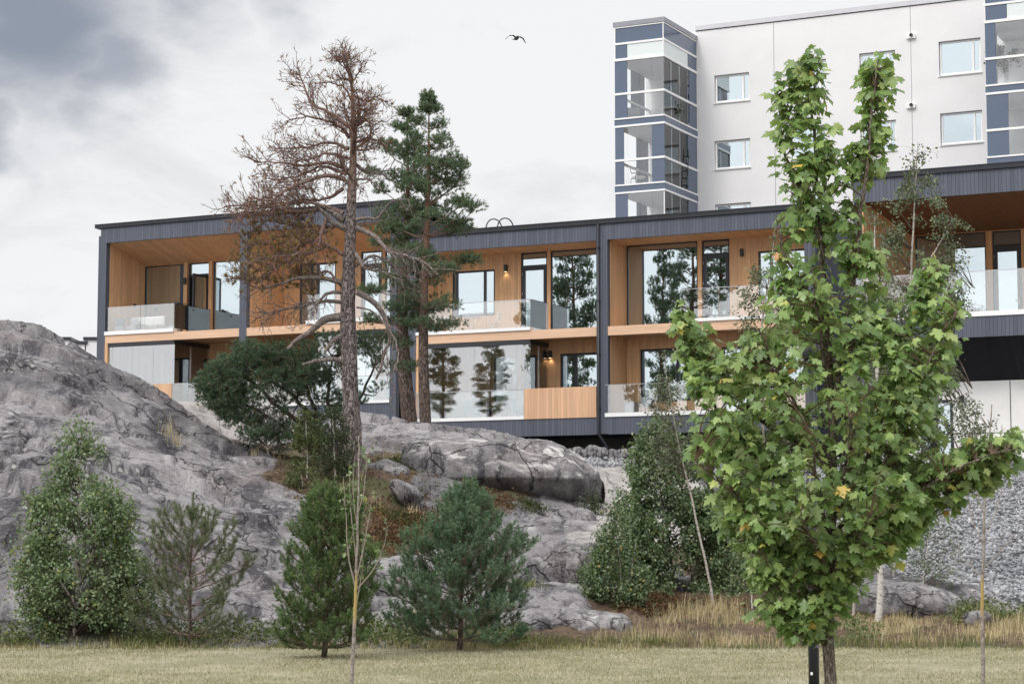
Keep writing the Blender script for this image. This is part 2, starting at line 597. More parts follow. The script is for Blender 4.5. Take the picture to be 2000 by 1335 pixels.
# surveyed points of the hill: pixel, pixel, distance, surface (r rock, p pale rock, s soil, g gravel)
SURV = """
-400 1235 32 r;-400 1000 37 r;-400 800 43 r;-400 650 51 r
0 1238 31.5 r;0 1120 33.3 r;0 1000 35.6 r;0 880 38.8 r;0 790 42 r;0 700 46 r;0 629 51 r
150 1238 31.5 r;150 1080 34 r;150 960 36.6 r;150 850 40.5 r;150 760 45 r;150 700 48.5 r;150 676 51 r
250 736 51 r;250 800 46 r;250 900 40.5 r;250 1000 37 r;250 1120 34 r
330 797 50 r;330 860 44.5 r;330 1000 38 r
400 830 48 r;400 900 43.5 r;400 1000 39 r;400 1120 35 r;400 1238 32 r
480 866 46.5 r;480 940 42.5 r;480 1030 39 r
550 930 44.5 r;550 1010 41 r;550 1100 37.3 r;550 1180 34.2 r;550 1240 32.2 r
620 988 42.3 r;620 1100 37.5 r;660 1005 41.6 s
335 795 62 p;390 800 61 p;440 832 58 p;470 852 54.5 p;520 868 53 s;560 885 52 s;600 900 50 s;640 908 48.8 s
690 915 47 s;600 935 46.5 s;560 948 45 s;740 905 49 s
705 812 63 r;760 824 63.5 r;800 838 64.5 r;835 852 65 r;720 850 57 r;765 872 54.5 r;785 905 50.5 s
745 955 46 s;720 1010 42.3 s;850 965 46.5 r;800 1030 42.8 s;860 1060 42 s;930 1040 44 r;1000 1010 45.5 r;760 1075 40.4 s;700 1092 38.6 r;820 1108 38.4 r
700 1150 35.6 r;620 1180 34.2 r;800 1160 35.3 r;900 1090 38.5 r;900 1200 33.2 r;800 1235 31.7 r;700 1238 31.5 r
1000 1075 40 r;1000 1180 34.6 r;1100 1185 34.4 r;1200 1192 34.6 s;1100 1070 41 r;1170 1060 42 p;1165 970 51 p;1210 935 57 p;1235 935 57 p
1090 897 68 g;1240 893 69 g;1150 890 70 g;1140 925 60 g;1300 900 68 g;1240 922 60 g;1400 903 67 g;1600 905 66 g;1800 905 65 g;2000 903 64 g;2300 900 63 g
1850 1000 53 g;1900 960 57.5 g;1900 1050 47.5 g;1900 1120 41.5 g;2000 1165 37.6 g;2000 1050 47 g;1800 1100 42.4 g;1780 1150 38 r;1700 1175 36 s;1600 1185 35.6 s
1900 1172 37 r;1830 1185 35.8 s;1400 1195 35 s;1300 1195 35 s;1250 1110 39.6 r;1400 1105 41 s;1600 1105 41 s;1250 1030 46 p;1400 1010 50 g;1600 1010 50 g
2000 1205 33.6 s;1900 1205 34 s;2300 1205 33.5 s;2300 1050 46 g
1000 1238 31.8 s;1200 1240 31.6 s;1400 1243 31.6 s;1600 1243 31.6 s;1800 1243 31.6 s;2000 1243 31.6 s
1000 945 49 s;940 1000 46 s;1080 990 47.5 r;900 1020 45.2 s;1000 870 60 r;900 880 55 r
"""
SW = [(-17.3, 85.8, 6.3, 'r'), (-11, 83.5, 6.2, 'r'), (-4.5, 80.5, 5.3, 'r'), (0, 95, 6, 's'), (0, 125, 6, 's'), (-30, 110, 7, 'r'), (-26, 92, 6.6, 'r'),
      (-36, 60, 7.8, 'r'), (-36, 75, 7.2, 'r'), (-13, 60, 6.1, 'r'), (-13, 74, 6.0, 'r'), (-10, 66, 5.4, 'p'), (-45, 31, 0.1, 'r'), (-45, 45, 5, 'r'),
      (35, 31.5, 0.1, 's'), (40, 60, 4, 'g'), (40, 90, 5, 's'), (15, 75, 4.3, 's'), (-8.5, 72, 5.4, 'r'), (3, 73, 4.5, 'g')]


def survey():
    pts, cls = [], []
    for ln in SURV.replace("\n", ";").split(";"):
        w = ln.split()
        if len(w) == 4:
            pts.append(P(float(w[0]), float(w[1]), float(w[2]))); cls.append(w[3])
    for x, y, z, c in SW:
        pts.append(np.array((x, y, z))); cls.append(c)
    for px in range(-1500, 3600, 300):
        for (Y, z) in ((30.2, 0.0), (28.0, -0.35)):
            q = P(px, 1260, Y)
            pts.append(np.array((q[0], Y, z))); cls.append('s')
    return np.array(pts), cls


SP, SC = survey()
_k = lambda r2: np.where(r2 > 0, 0.5 * r2 * np.log(r2 + 1e-12), 0)


def tps_fit():
    XY = SP[:, :2] / 10
    n = len(XY)
    r2 = ((XY[:, None] - XY[None]) ** 2).sum(-1)
    K = _k(r2) + 0.004 * np.eye(n)
    Q = np.c_[np.ones(n), XY]
    A = np.block([[K, Q], [Q.T, np.zeros((3, 3))]])
    return np.linalg.solve(A, np.r_[SP[:, 2], np.zeros(3)])


TW = tps_fit()


def hill_base(X, Y):
    out = np.empty(X.size)
    xf, yf = X.ravel() / 10, Y.ravel() / 10
    for a in range(0, X.size, 40000):
        x, y = xf[a:a + 40000], yf[a:a + 40000]
        r2 = (x[:, None] - SP[None, :, 0] / 10) ** 2 + (y[:, None] - SP[None, :, 1] / 10) ** 2
        out[a:a + 40000] = _k(r2) @ TW[:-3] + TW[-3] + TW[-2] * x + TW[-1] * y
    return out.reshape(X.shape)


def surf_weights(X, Y):
    n = X.size
    W = {k: np.zeros(n) for k in "rpsg"}
    xf, yf = X.ravel(), Y.ravel()
    ci = np.array(["rpsg".index(c) for c in SC])
    oh = np.eye(4)[ci]
    for a in range(0, n, 40000):
        x, y = xf[a:a + 40000], yf[a:a + 40000]
        sc_ = (SP[None, :, 1] / 45.0)
        r2 = ((x[:, None] - SP[None, :, 0]) ** 2 + (0.45 * (y[:, None] - SP[None, :, 1])) ** 2) / sc_ ** 2
        w = 1 / (r2 + 0.05) ** 2
        w /= w.sum(1, keepdims=True)
        q = w @ oh
        for j, k in enumerate("rpsg"): W[k][a:a + 40000] = q[:, j]
    return W


def hill_z(X, Y, wr=None, detail=True):
    X = np.asarray(X, float); Y = np.asarray(Y, float)
    z = hill_base(X, Y)
    if detail:
        if wr is None:
            W = surf_weights(X, Y)
            wr = (W['r'] + W['p']).reshape(X.shape)
        Q = np.stack([X, Y * 0.8, z * 1.2], -1)
        fade = np.clip((Y - 30.5) / 2.0, 0, 1)
        big = fbm(Q * 0.22 + 3, 2, 3) * 0.34 + fbm(Q * 0.6 + 8, 3, 4) * 0.07
        # ice-cut ledges running across the slope
        g = Y * 0.27 + z * 0.42 - X * 0.07 + fbm(Q * 0.28, 3, 60) * 0.75
        fr = g - np.floor(g)
        lm = np.clip(fbm(Q * 0.33 + 20, 2, 66) * 2.2 + 0.35, 0, 1)
        big = big + 0.34 * lm * ((1 - fr) * np.clip(fr / 0.07, 0, 1) - 0.4)
        # rounded steps and hollows of ice-worn granite
        w2 = np.stack([fbm(Q * 0.5, 2, 40), fbm(Q * 0.5 + 9, 2, 41), fbm(Q * 0.5 + 4, 2, 42)], -1)
        rid = 1 - np.abs(fbm(np.stack([X * 0.45 + Y * 0.22, Y * 0.45 - X * 0.15, z * 0.5], -1) + w2 * 0.5, 3, 9))
        crack = -np.clip(rid - 0.88, 0, 1) * 1.6
        med = fbm(Q * 1.7, 5, 21) * 0.030
        soil = fbm(Q * 2.2, 4, 33) * 0.07
        grav = fbm(np.stack([X, Y, 0 * X], -1) * 4.5, 3, 55) * 0.05
        z = z + fade * (wr * (big + crack + med) + (1 - wr) * (soil + grav)) - 0.26 * np.exp(-((Y - 49.5) / 5.5) ** 2) * np.clip((-X - 5.0) / 2.0, 0, 1)
    return z


def mat_rock(name, hill, white=0.0):
    t = NT(name)
    v = t.coord()
    geo = t.n("NewGeometry")
    # streaks run down the slope: stretch the pattern along z and y
    vs = t.coord((1.0, 0.26, 0.26))
    vr = t.n("VectorRotate", rotation_type='Y_AXIS'); vr.inputs["Angle"].default_value = 0.55
    t.l(vs, vr.inputs[0])
    n_big = t.noise(v, 0.35, 6, 0.6, 0.5)
    n_str = t.noise(vr.outputs[0], 1.5, 9, 0.76, 0.35)
    n_med = t.noise(v, 1.7, 10, 0.80, 0.15)
    n_fine = t.noise(v, 15, 4, 0.8)
    vo = t.n("TexVoronoi", feature='DISTANCE_TO_EDGE'); vo.inputs["Scale"].default_value = 0.33
    wv = t.n("VectorMath", operation='ADD'); t.l(v, wv.inputs[0])
    nv = t.n("TexNoise"); nv.inputs["Scale"].default_value = 1.1; nv.inputs["Detail"].default_value = 5; t.l(v, nv.inputs[0])
    sc = t.n("VectorMath", operation='SCALE'); sc.inputs[3].default_value = 1.6; t.l(nv.outputs[1], sc.inputs[0]); t.l(sc.outputs[0], wv.inputs[1])
    t.l(wv.outputs[0], vo.inputs[0])
    crack = t.ramp(vo.outputs[0], (0.0, 1.0), (0.012, 0.0))
    c = t.mix(t.ramp(n_big, (0.35, 0.0), (0.65, 1.0)), (0.160, 0.151, 0.158), (0.290, 0.274, 0.278))
    c = t.mix(t.ramp(n_str, (0.49, 0.0), (0.57, 0.9)), c, (0.052, 0.049, 0.056))
    c = t.mix(t.math('MULTIPLY', t.ramp(n_str, (0.36, 1.0), (0.42, 0.0)), 0.6), c, (0.40, 0.385, 0.385))
    c = t.mix(t.math('MULTIPLY', t.ramp(n_med, (0.57, 0.0), (0.63, 1.0)), 0.55), c, (0.40, 0.39, 0.385))
    c = t.mix(t.math('MULTIPLY', t.ramp(n_med, (0.38, 1.0), (0.44, 0.0)), 0.65), c, (0.055, 0.052, 0.058))
    c = t.mix(t.math('MULTIPLY', t.ramp(t.noise(v, 0.28, 3), (0.58, 0.0), (0.70, 1.0)), 0.45), c, (0.235, 0.185, 0.185))
    c = t.mix(t.math('MULTIPLY', t.ramp(n_fine, (0.58, 0.0), (0.64, 1.0)), 0.5), c, (0.46, 0.45, 0.44))
    c = t.mix(t.math('MULTIPLY', t.ramp(n_fine, (0.38, 1.0), (0.44, 0.0)), 0.6), c, (0.05, 0.048, 0.054))
    vb = t.coord((0.55, 0.10, 0.10)); n_brd = t.noise(vb, 1.3, 5, 0.6, 0.3)
    c = t.mix(t.math('MULTIPLY', t.ramp(n_brd, (0.50, 0.0), (0.60, 1.0)), 0.55), c, t.mix(1.0, c, (0.36, 0.35, 0.37), 'MULTIPLY'))
    c = t.mix(t.math('MULTIPLY', crack, 0.9), c, (0.035, 0.033, 0.035))
    if white:
        vw = t.coord((0.5, 1.6, 1.6))
        nw = t.noise(vw, 1.8, 8, 0.72, 0.9)
        sp = t.n("SeparateXYZ"); t.l(geo.outputs["Normal"], sp.inputs[0])
        up = t.ramp(sp.outputs[2], (0.15, 0.0), (0.7, 1.0))
        c = t.mix(t.math('MULTIPLY', t.math('MULTIPLY', t.ramp(nw, (0.50, 0.0), (0.57, 1.0)), up), white), c, (0.60, 0.575, 0.555))
    h = t.math('ADD', t.math('MULTIPLY', n_med, 0.7), t.math('MULTIPLY', n_fine, 0.22))
    h = t.math('ADD', h, t.math('MULTIPLY', n_str, 0.5))
    v2 = t.n("TexVoronoi", feature='DISTANCE_TO_EDGE'); v2.inputs["Scale"].default_value = 1.15
    m2 = t.n("Mapping"); m2.inputs["Scale"].default_value = (0.55, 1.0, 1.5); m2.inputs["Rotation"].default_value = (0.2, 0.5, 0.3)
    t.l(wv.outputs[0], m2.inputs[0]); t.l(m2.outputs[0], v2.inputs[0])
    fine_crack = t.math('MULTIPLY', t.ramp(v2.outputs[0], (0.0, 1.0), (0.014, 0.0)), t.ramp(t.noise(v, 0.55, 3), (0.48, 0.0), (0.56, 1.0)))
    c = t.mix(t.math('MULTIPLY', fine_crack, 0.85), c, (0.03, 0.028, 0.03))
    v3 = t.n("TexVoronoi"); v3.inputs["Scale"].default_value = 3.4; t.l(v, v3.inputs[0])
    lich = t.math('MULTIPLY', t.ramp(t.math('ADD', v3.outputs["Distance"], t.math('MULTIPLY_ADD', n_fine, 0.5, -0.25)), (0.16, 1.0), (0.20, 0.0)), t.ramp(t.noise(v, 0.8, 3), (0.50, 0.0), (0.58, 1.0)))
    c = t.mix(t.math('MULTIPLY', lich, 0.65), c, (0.46, 0.46, 0.435))
    h = t.math('SUBTRACT', h, t.math('MULTIPLY', t.math('MAXIMUM', crack, fine_crack), 0.6))
    if hill:
        pale, soil, grav = t.attr("pale"), t.attr("soil"), t.attr("gravel")
        cp = t.mix(t.ramp(n_med, (0.35, 0.0), (0.65, 1.0)), (0.22, 0.20, 0.195), (0.45, 0.42, 0.405))
        thr = lambda a, lo, hi: t.ramp(t.math('ADD', a, t.math('MULTIPLY_ADD', n_med, 0.8, -0.4)), (lo, 0.0), (hi, 1.0))
        c = t.mix(thr(pale, 0.40, 0.52), c, cp)
        ns = t.noise(v, 7, 6, 0.7)
        cs = t.mix(t.ramp(ns, (0.35, 0.0), (0.65, 1.0)), (0.050, 0.034, 0.026), (0.155, 0.105, 0.068))
        cs = t.mix(t.ramp(t.noise(v, 0.9, 4), (0.50, 0.0), (0.60, 1.0)), cs, t.mix(ns, (0.035, 0.040, 0.018), (0.105, 0.105, 0.050)))
        c = t.mix(thr(soil, 0.45, 0.55), c, cs)
        vg = t.n("TexVoronoi"); vg.inputs["Scale"].default_value = 11.0; t.l(v, vg.inputs[0])
        sep = t.n("SeparateColor"); t.l(vg.outputs["Color"], sep.inputs[0])
        cg = t.mix(sep.outputs[0], (0.19, 0.192, 0.205), (0.42, 0.425, 0.44))
        cg = t.mix(t.ramp(vg.outputs["Distance"], (0.35, 0.0), (0.62, 0.9)), cg, (0.045, 0.045, 0.05))
        gm = thr(grav, 0.45, 0.52)
        c = t.mix(gm, c, cg)
        h = t.math('ADD', h, t.math('MULTIPLY', gm, t.math('MULTIPLY', vg.outputs["Distance"], -1.3)))
    return t.done(t.pbr(c, 0.85, 0.2, 0, t.bump(h, 1.0, 0.08)))


M_.hill = mat_rock("granite_hill_surface", True)
M_.rock = mat_rock("granite_rock", False, 0.25)
M_.rock_white = mat_rock("white_streaked_granite", False, 0.85)


def hill():
    nu, nv = 760, 560
    u = np.linspace(-0.36, 0.36, nu)
    q = np.linspace(0, 1, nv)
    Yr = 28.2 * np.exp(q ** 1.18 * math.log(125 / 28.2))
    U, Y = np.meshgrid(u, Yr)
    X = U * Y
    W = surf_weights(X, Y)
    wr = (W['r'] + W['p']).reshape(X.shape)
    Z = hill_z(X, Y, wr)
    V = np.stack([X, Y, Z], -1).reshape(-1, 3)
    i = (np.arange(nv - 1)[:, None] * nu + np.arange(nu - 1)[None, :])
    F = np.stack([i, i + 1, i + nu + 1, i + nu], -1).reshape(-1, 4)
    o = np_mesh("rocky_hill", V, F, M_.hill, smooth=True, attr={"pale": W['p'], "soil": W['s'], "gravel": W['g']})
    tag(o, kind="structure")
    # wider ground to the sides, seen only in reflections and from other viewpoints
    for sgn, nm in ((-1, "outer_hillside"), (1, "outer_hillside")):
        uu = np.linspace(0.36, 1.6, 60) * sgn
        if sgn < 0: uu = uu[::-1]
        yy = 28.2 * np.exp(np.linspace(0, 1, 90) * math.log(125 / 28.2))
        U2, Y2 = np.meshgrid(uu, yy)
        X2 = np.clip(U2 * Y2, -90, 90)
        Xc = np.clip(X2, -40, 40)
        W2 = surf_weights(Xc, Y2)
        Z2 = hill_z(Xc, Y2, (W2['r'] + W2['p']).reshape(X2.shape))
        edge = np.clip((np.abs(U2) - 0.36) / 0.02, 0, 1)
        V2 = np.stack([X2, Y2, Z2 - 0.05 * edge], -1).reshape(-1, 3)
        i2 = (np.arange(89)[:, None] * 60 + np.arange(59)[None, :])
        F2 = np.stack([i2, i2 + 1, i2 + 61, i2 + 60], -1).reshape(-1, 4)
        tag(np_mesh(nm, V2, F2, M_.hill, smooth=True, attr={"pale": W2['p'], "soil": W2['s'], "gravel": W2['g']}), kind="structure")


hill()


def gz(x, y):
    return float(hill_z(np.array([x]), np.array([y]))[0])

# ------------------------------------------------------------------ houses on the hill
FA = -math.atan2(0.447214, 0.894427)                      # facade axis: x to the right and nearer, y into the house
FO = np.array((3.27, 76.0))
FC, FS = math.cos(FA), math.sin(FA)


def fac(x, d, z):
    return np.array((FO[0] + FC * x - FS * d, FO[1] + FS * x + FC * d, z))


def facpix(px, py, d):
    """facade coordinates (x, z) of what is seen at a pixel, on the plane d metres behind the facade line"""
    r = pix_dir(px, py)
    n = np.array((-FS, FC))
    t = (d + n @ FO) / (n @ r[:2])
    q = r[:2] * t - FO
    return FC * q[0] + FS * q[1], 1.6 + r[2] * t


class House:
    def __init__(self, name, label, cat, ox, oz, od=0.0, group=None):
        self.off = (ox, od, oz)
        self.e = empty(name, fac(ox, od, oz), FA)
        tag(self.e, label, cat, group)

    def part(self, mb, name, mat, parent=None, bevel=0.0, label=None):
        o = mb.build(name, mat, parent or self.e, self.off, bevel)
        if label: o["label"] = label
        return o

    def box(self, name, mat, x0, x1, y0, y1, z0, z1, parent=None, bevel=0.0, label=None):
        return self.part(MB().box(x0, x1, y0, y1, z0, z1), name, mat, parent, bevel, label)


def wall_mb(x0, x1, z0, z1, y0, y1, openings):
    """wall slab with rectangular openings, as butted blocks with their outer faces only"""
    xs = sorted({x0, x1, *[v for o in openings for v in o[:2] if x0 < v < x1]})
    zs = sorted({z0, z1, *[v for o in openings for v in o[2:] if z0 < v < z1]})
    solid = {}
    for i in range(len(xs) - 1):
        for k in range(len(zs) - 1):
            cx, cz = (xs[i] + xs[i + 1]) / 2, (zs[k] + zs[k + 1]) / 2
            solid[i, k] = not any(o[0] < cx < o[1] and o[2] < cz < o[3] for o in openings)
    m = MB()
    for (i, k), s in solid.items():
        if not s: continue
        a, b, c, d = xs[i], xs[i + 1], zs[k], zs[k + 1]
        m.add([(a, y0, c), (b, y0, c), (b, y0, d), (a, y0, d)], [(0, 1, 2, 3)])
        m.add([(a, y1, c), (b, y1, c), (b, y1, d), (a, y1, d)], [(3, 2, 1, 0)])
        if not solid.get((i - 1, k)): m.add([(a, y0, c), (a, y1, c), (a, y1, d), (a, y0, d)], [(3, 2, 1, 0)])
        if not solid.get((i + 1, k)): m.add([(b, y0, c), (b, y1, c), (b, y1, d), (b, y0, d)], [(0, 1, 2, 3)])
        if not solid.get((i, k - 1)): m.add([(a, y0, c), (b, y0, c), (b, y1, c), (a, y1, c)], [(3, 2, 1, 0)])
        if not solid.get((i, k + 1)): m.add([(a, y0, d), (b, y0, d), (b, y1, d), (a, y1, d)], [(0, 1, 2, 3)])
    return m


def window(H, x0, x1, z0, z1, y, fr=0.06, mull=(), name="window", deep=0.10, fmat=None, gmat=None, inset=0.04):
    """frame with its pane; mull = x positions of upright bars; the frame stands in a wall whose face is at y"""
    fmat, gmat = fmat or M_.frame, gmat or M_.glass
    ya, yb = y + inset, y + inset + deep
    m = MB()
    m.box(x0, x0 + fr, ya, yb, z0, z1).box(x1 - fr, x1, ya, yb, z0, z1)
    m.box(x0 + fr, x1 - fr, ya, yb, z0, z0 + fr).box(x0 + fr, x1 - fr, ya, yb, z1 - fr, z1)
    xs = [x0 + fr]
    for mx in mull:
        m.box(mx - fr * 0.7, mx + fr * 0.7, ya - 0.012, yb, z0 + fr, z1 - fr)
        xs += [mx - fr * 0.7, mx + fr * 0.7]
    xs.append(x1 - fr)
    w = H.part(m, name, fmat)
    for k in range(0, len(xs), 2):
        H.box("pane", gmat, xs[k], xs[k + 1], ya + 0.03, ya + 0.05, z0 + fr, z1 - fr, w)
    return w


def door(H, x0, x1, z0, z1, zt, y, fr=0.10, leaf=True):
    """glazed door with a fixed light above: zt = height of the transom bar"""
    ya, yb = y + 0.05, y + 0.15
    m = MB()
    m.box(x0, x0 + 0.06, ya, yb, z0, z1).box(x1 - 0.06, x1, ya, yb, z0, z1)
    m.box(x0 + 0.06, x1 - 0.06, ya, yb, z1 - 0.06, z1).box(x0 + 0.06, x1 - 0.06, ya, yb, zt - 0.05, zt + 0.05)
    m.box(x0 + 0.06, x1 - 0.06, ya, yb, z0, z0 + 0.05)
    d = H.part(m, "balcony_door", M_.frame)
    H.box("transom_pane", M_.glass, x0 + 0.06, x1 - 0.06, ya + 0.03, ya + 0.05, zt + 0.05, z1 - 0.06, d)
    if leaf:
        a, b, c, e = x0 + 0.065, x1 - 0.065, z0 + 0.055, zt - 0.055
        l = MB().box(a, a + fr, ya - 0.02, yb - 0.03, c, e).box(b - fr, b, ya - 0.02, yb - 0.03, c, e)
        l.box(a + fr, b - fr, ya - 0.02, yb - 0.03, c, c + fr * 1.3).box(a + fr, b - fr, ya - 0.02, yb - 0.03, e - fr, e)
        H.part(l, "door_leaf", M_.frame, d)
        H.box("pane", M_.glass, a + fr, b - fr, ya + 0.02, ya + 0.04, c + fr * 1.3, e - fr, d)
        h = MB().box(b - fr * 0.62, b - fr * 0.38, ya - 0.035, ya - 0.021, c + 0.9, c + 1.12).tube([(b - fr * .5, ya - 0.07, c + 1.05), (b - fr * .5 - 0.13, ya - 0.07, c + 1.05)], 0.011)
        h.tube([(b - fr * .5, ya - 0.03, c + 1.05), (b - fr * .5, ya - 0.07, c + 1.05)], 0.011)
        H.part(h, "handle", M_.steel, d)
        hg = MB()
        for zz in (c + 0.25, c + 1.5, e - 0.3):
            hg.tube([(a - 0.012, ya - 0.03, zz), (a - 0.012, ya - 0.03, zz + 0.12)], 0.014)
        H.part(hg, "hinge", M_.steel, d)
    return d


def railing(H, x0, x1, z0, ztop, y=0.0, joints=(), ret=None, base=True, retx=None):
    """frameless glass balustrade standing behind a white edge strip; ret = depth of a side panel going back"""
    xs = [x0, *joints, x1]
    r = H.part(MB().box(x0 - 0.01, x1 + 0.01, y - 0.014, y + 0.034, ztop, ztop + 0.022), "handrail", M_.steel)
    for a, b in zip(xs[:-1], xs[1:]):
        H.box("glass_panel", M_.rail, a + 0.008, b - 0.008, y, y + 0.02, z0, ztop)
    if ret:
        rx = x1 if retx is None else retx
        H.part(MB().box(rx - 0.02, rx + 0.02, y + 0.036, ret, ztop, ztop + 0.02), "handrail", M_.gutter)
        H.box("glass_panel", M_.rail, rx - 0.01, rx + 0.01, y + 0.036, ret, z0, ztop)
    return r


M_.glow = None


def lamp_glow_mat():
    t = NT("warm_lamp_lens")
    e = t.n("Emission"); e.inputs[0].default_value = (1, 0.72, 0.42, 1); e.inputs[1].default_value = 3.5
    return t.done(e)


M_.glow = lamp_glow_mat()


def wall_lamp(H, x, y, z, lit):
    m = MB().box(x - 0.055, x + 0.055, y - 0.14, y - 0.002, z - 0.14, z + 0.14)
    l = H.part(m, "wall_lamp", M_.black, bevel=0.008)
    if lit:
        H.box("lamp_lens", M_.glow, x - 0.04, x + 0.04, y - 0.12, y - 0.03, z - 0.146, z - 0.141, l)
        ld = bpy.data.lights.new("lamp_light", 'SPOT')
        ld.energy = 3.5; ld.color = (1, 0.74, 0.45); ld.spot_size = math.radians(125); ld.spot_blend = 0.7; ld.shadow_soft_size = 0.03
        lo = bpy.data.objects.new("lamp_light", ld)
        COL.objects.link(lo)
        lo.parent = l
        lo.location = (x - H.off[0], y - 0.075 - H.off[1], z - 0.16 - H.off[2])
    return l


def fascia(H, x0, x1, z0, z1, y=0.0, name="fascia", th=0.12):
    return H.box(name, M_.clad, x0, x1, y, y + th, z0, z1)


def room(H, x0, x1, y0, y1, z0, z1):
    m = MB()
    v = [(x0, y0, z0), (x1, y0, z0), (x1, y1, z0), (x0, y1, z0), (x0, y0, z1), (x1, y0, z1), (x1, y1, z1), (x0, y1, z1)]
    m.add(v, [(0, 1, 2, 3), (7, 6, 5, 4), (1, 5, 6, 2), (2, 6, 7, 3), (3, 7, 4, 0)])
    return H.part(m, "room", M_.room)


def soffit(H, x0, x1, y0, y1, za, zb, y_lo=None):
    m = MB().prism_x([(y0, za), (y1, zb), (y1, zb + 0.08), (y0, za + 0.08)][::-1], x0, x1)
    return H.part(m, "soffit", M_.soffit)


def roof(H, x0, x1, z0, z1, yb, y=-0.10, gut=True, fall=0.35):
    m = MB().prism_x([(y + 0.14, z0), (yb, z0 - fall), (yb, z1 - fall), (y + 0.14, z1)][::-1], x0, x1)
    r = H.part(m, "roof", M_.gutter)
    g = MB()
    prof = [(y + 0.14, z1 + 0.015), (y, z1 + 0.015), (y, z1 - 0.02), (y + 0.02, z1 - 0.03), (y + 0.03, z0 + 0.01), (y + 0.14, z0 + 0.01)]
    g.prism_x(prof, x0 - 0.02, x1 + 0.02)
    H.part(g, "gutter", M_.dark if gut else M_.gutter, r)
    return r


# ---- left block: two homes
A = House("row_house", "grey-clad wooden row house at the left end, with the open balcony door", "house", -16.0, 6.0)
for (a, b) in ((-23.23, -22.93), (-16.12, -15.77), (-9.02, -8.72)):
    A.box("post", M_.clad, a, b, 0.0, 0.25, 6.0, 14.08)
fascia(A, -23.23, -8.72, 14.08, 14.72)
roof(A, -23.48, -8.62, 14.72, 14.88, 9.5, gut=False)
for (a, b) in ((-22.93, -16.12), (-15.77, -9.02)):
    soffit(A, a, b, 0.125, 2.78, 14.10, 13.38)
    A.box("beam", M_.beam, a, b, 0.02, 0.24, 9.80, 10.13)
    A.box("balcony_floor", M_.wood, a, b, 0.245, 2.74, 9.86, 10.11)
    fascia(A, a, b, 6.25, 6.88, 0.004, "lower_fascia")
    A.box("balcony_floor", M_.fond, a, b, 0.13, 2.56, 6.6, 6.9)
for x in (-22.93, -15.77):
    A.box("side_wall", M_.wood, x - 0.14, x, 0.26, 2.74, 6.9, 14.2, label=None)
for x in (-16.12, -9.02):
    A.box("side_wall", M_.wood, x, x + 0.14, 0.26, 2.74, 6.9, 14.2)
A.box("end_wall", M_.dark, -8.72, -8.60, 0.02, 9.3, 5.4, 14.4)
A.box("end_wall", M_.clad, -23.35, -23.235, 0.02, 9.3, 5.4, 14.4)
A.box("party_wall", M_.room, -16.0, -15.9, 2.9, 9.3, 6.9, 14.0)
A.box("foundation", M_.fond, -23.2, -8.75, 0.3, 9.2, 4.2, 6.24)
A.box("back_wall", M_.clad, -23.2, -8.75, 9.3, 9.45, 5.4, 14.4)
# upper storey of the left home: a wide pane, the door, another wide pane
for (a, b) in ((-20.80, -20.62), (-19.50, -19.34)):
    A.box("mullion_post", M_.wood, a, b, 2.62, 2.86, 10.12, 13.42)
window(A, -22.92, -20.80, 10.12, 13.40, 2.72, 0.05, name="picture_window")
window(A, -19.34, -16.14, 10.12, 13.40, 2.72, 0.05, name="picture_window")
dr = door(A, -20.62, -19.50, 10.12, 13.40, 12.86, 2.72, leaf=False)
# the open leaf swings out over the balcony
lf = MB()
hx, w_, a0 = -19.56, 0.98, math.radians(82)
def leaf_box(m, u0, u1, z0, z1, t=0.03):
    c, s = math.cos(a0), math.sin(a0)
    vs = []
    for z in (z0, z1):
        for (u, n) in ((u0, -t), (u1, -t), (u1, t), (u0, t)):
            vs.append((hx - u * c + n * s, 2.74 - u * s - n * c, z))
    m.add(vs, [(0, 3, 2, 1), (4, 5, 6, 7), (0, 1, 5, 4), (1, 2, 6, 5), (2, 3, 7, 6), (3, 0, 4, 7)])
leaf_box(lf, 0, 0.11, 10.2, 12.80); leaf_box(lf, w_ - 0.11, w_, 10.2, 12.80); leaf_box(lf, 0.11, w_ - 0.11, 10.2, 10.34); leaf_box(lf, 0.11, w_ - 0.11, 12.69, 12.80)
leaf = A.part(lf, "open_door_leaf", M_.frame, dr)
lp = MB(); leaf_box(lp, 0.11, w_ - 0.11, 10.34, 12.69, 0.012)
A.part(lp, "pane", M_.glass, dr)
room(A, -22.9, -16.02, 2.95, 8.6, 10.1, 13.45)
A.box("door_intercom", M_.black, -20.80, -20.64, 2.55, 2.615, 12.48, 12.76)
A.box("wall_socket", M_.black, -22.925, -22.88, 1.95, 2.10, 11.55, 11.68)
A.box("balcony_edge", M_.white, -22.93, -19.38, -0.035, 0.24, 10.135, 10.29)
railing(A, -22.80, -19.385, 10.29, 11.30, 0.02, (-21.1,), ret=2.62)
A.box("glazing_post", M_.wood, -22.93, -22.78, 0.012, 0.2, 6.9, 9.79)
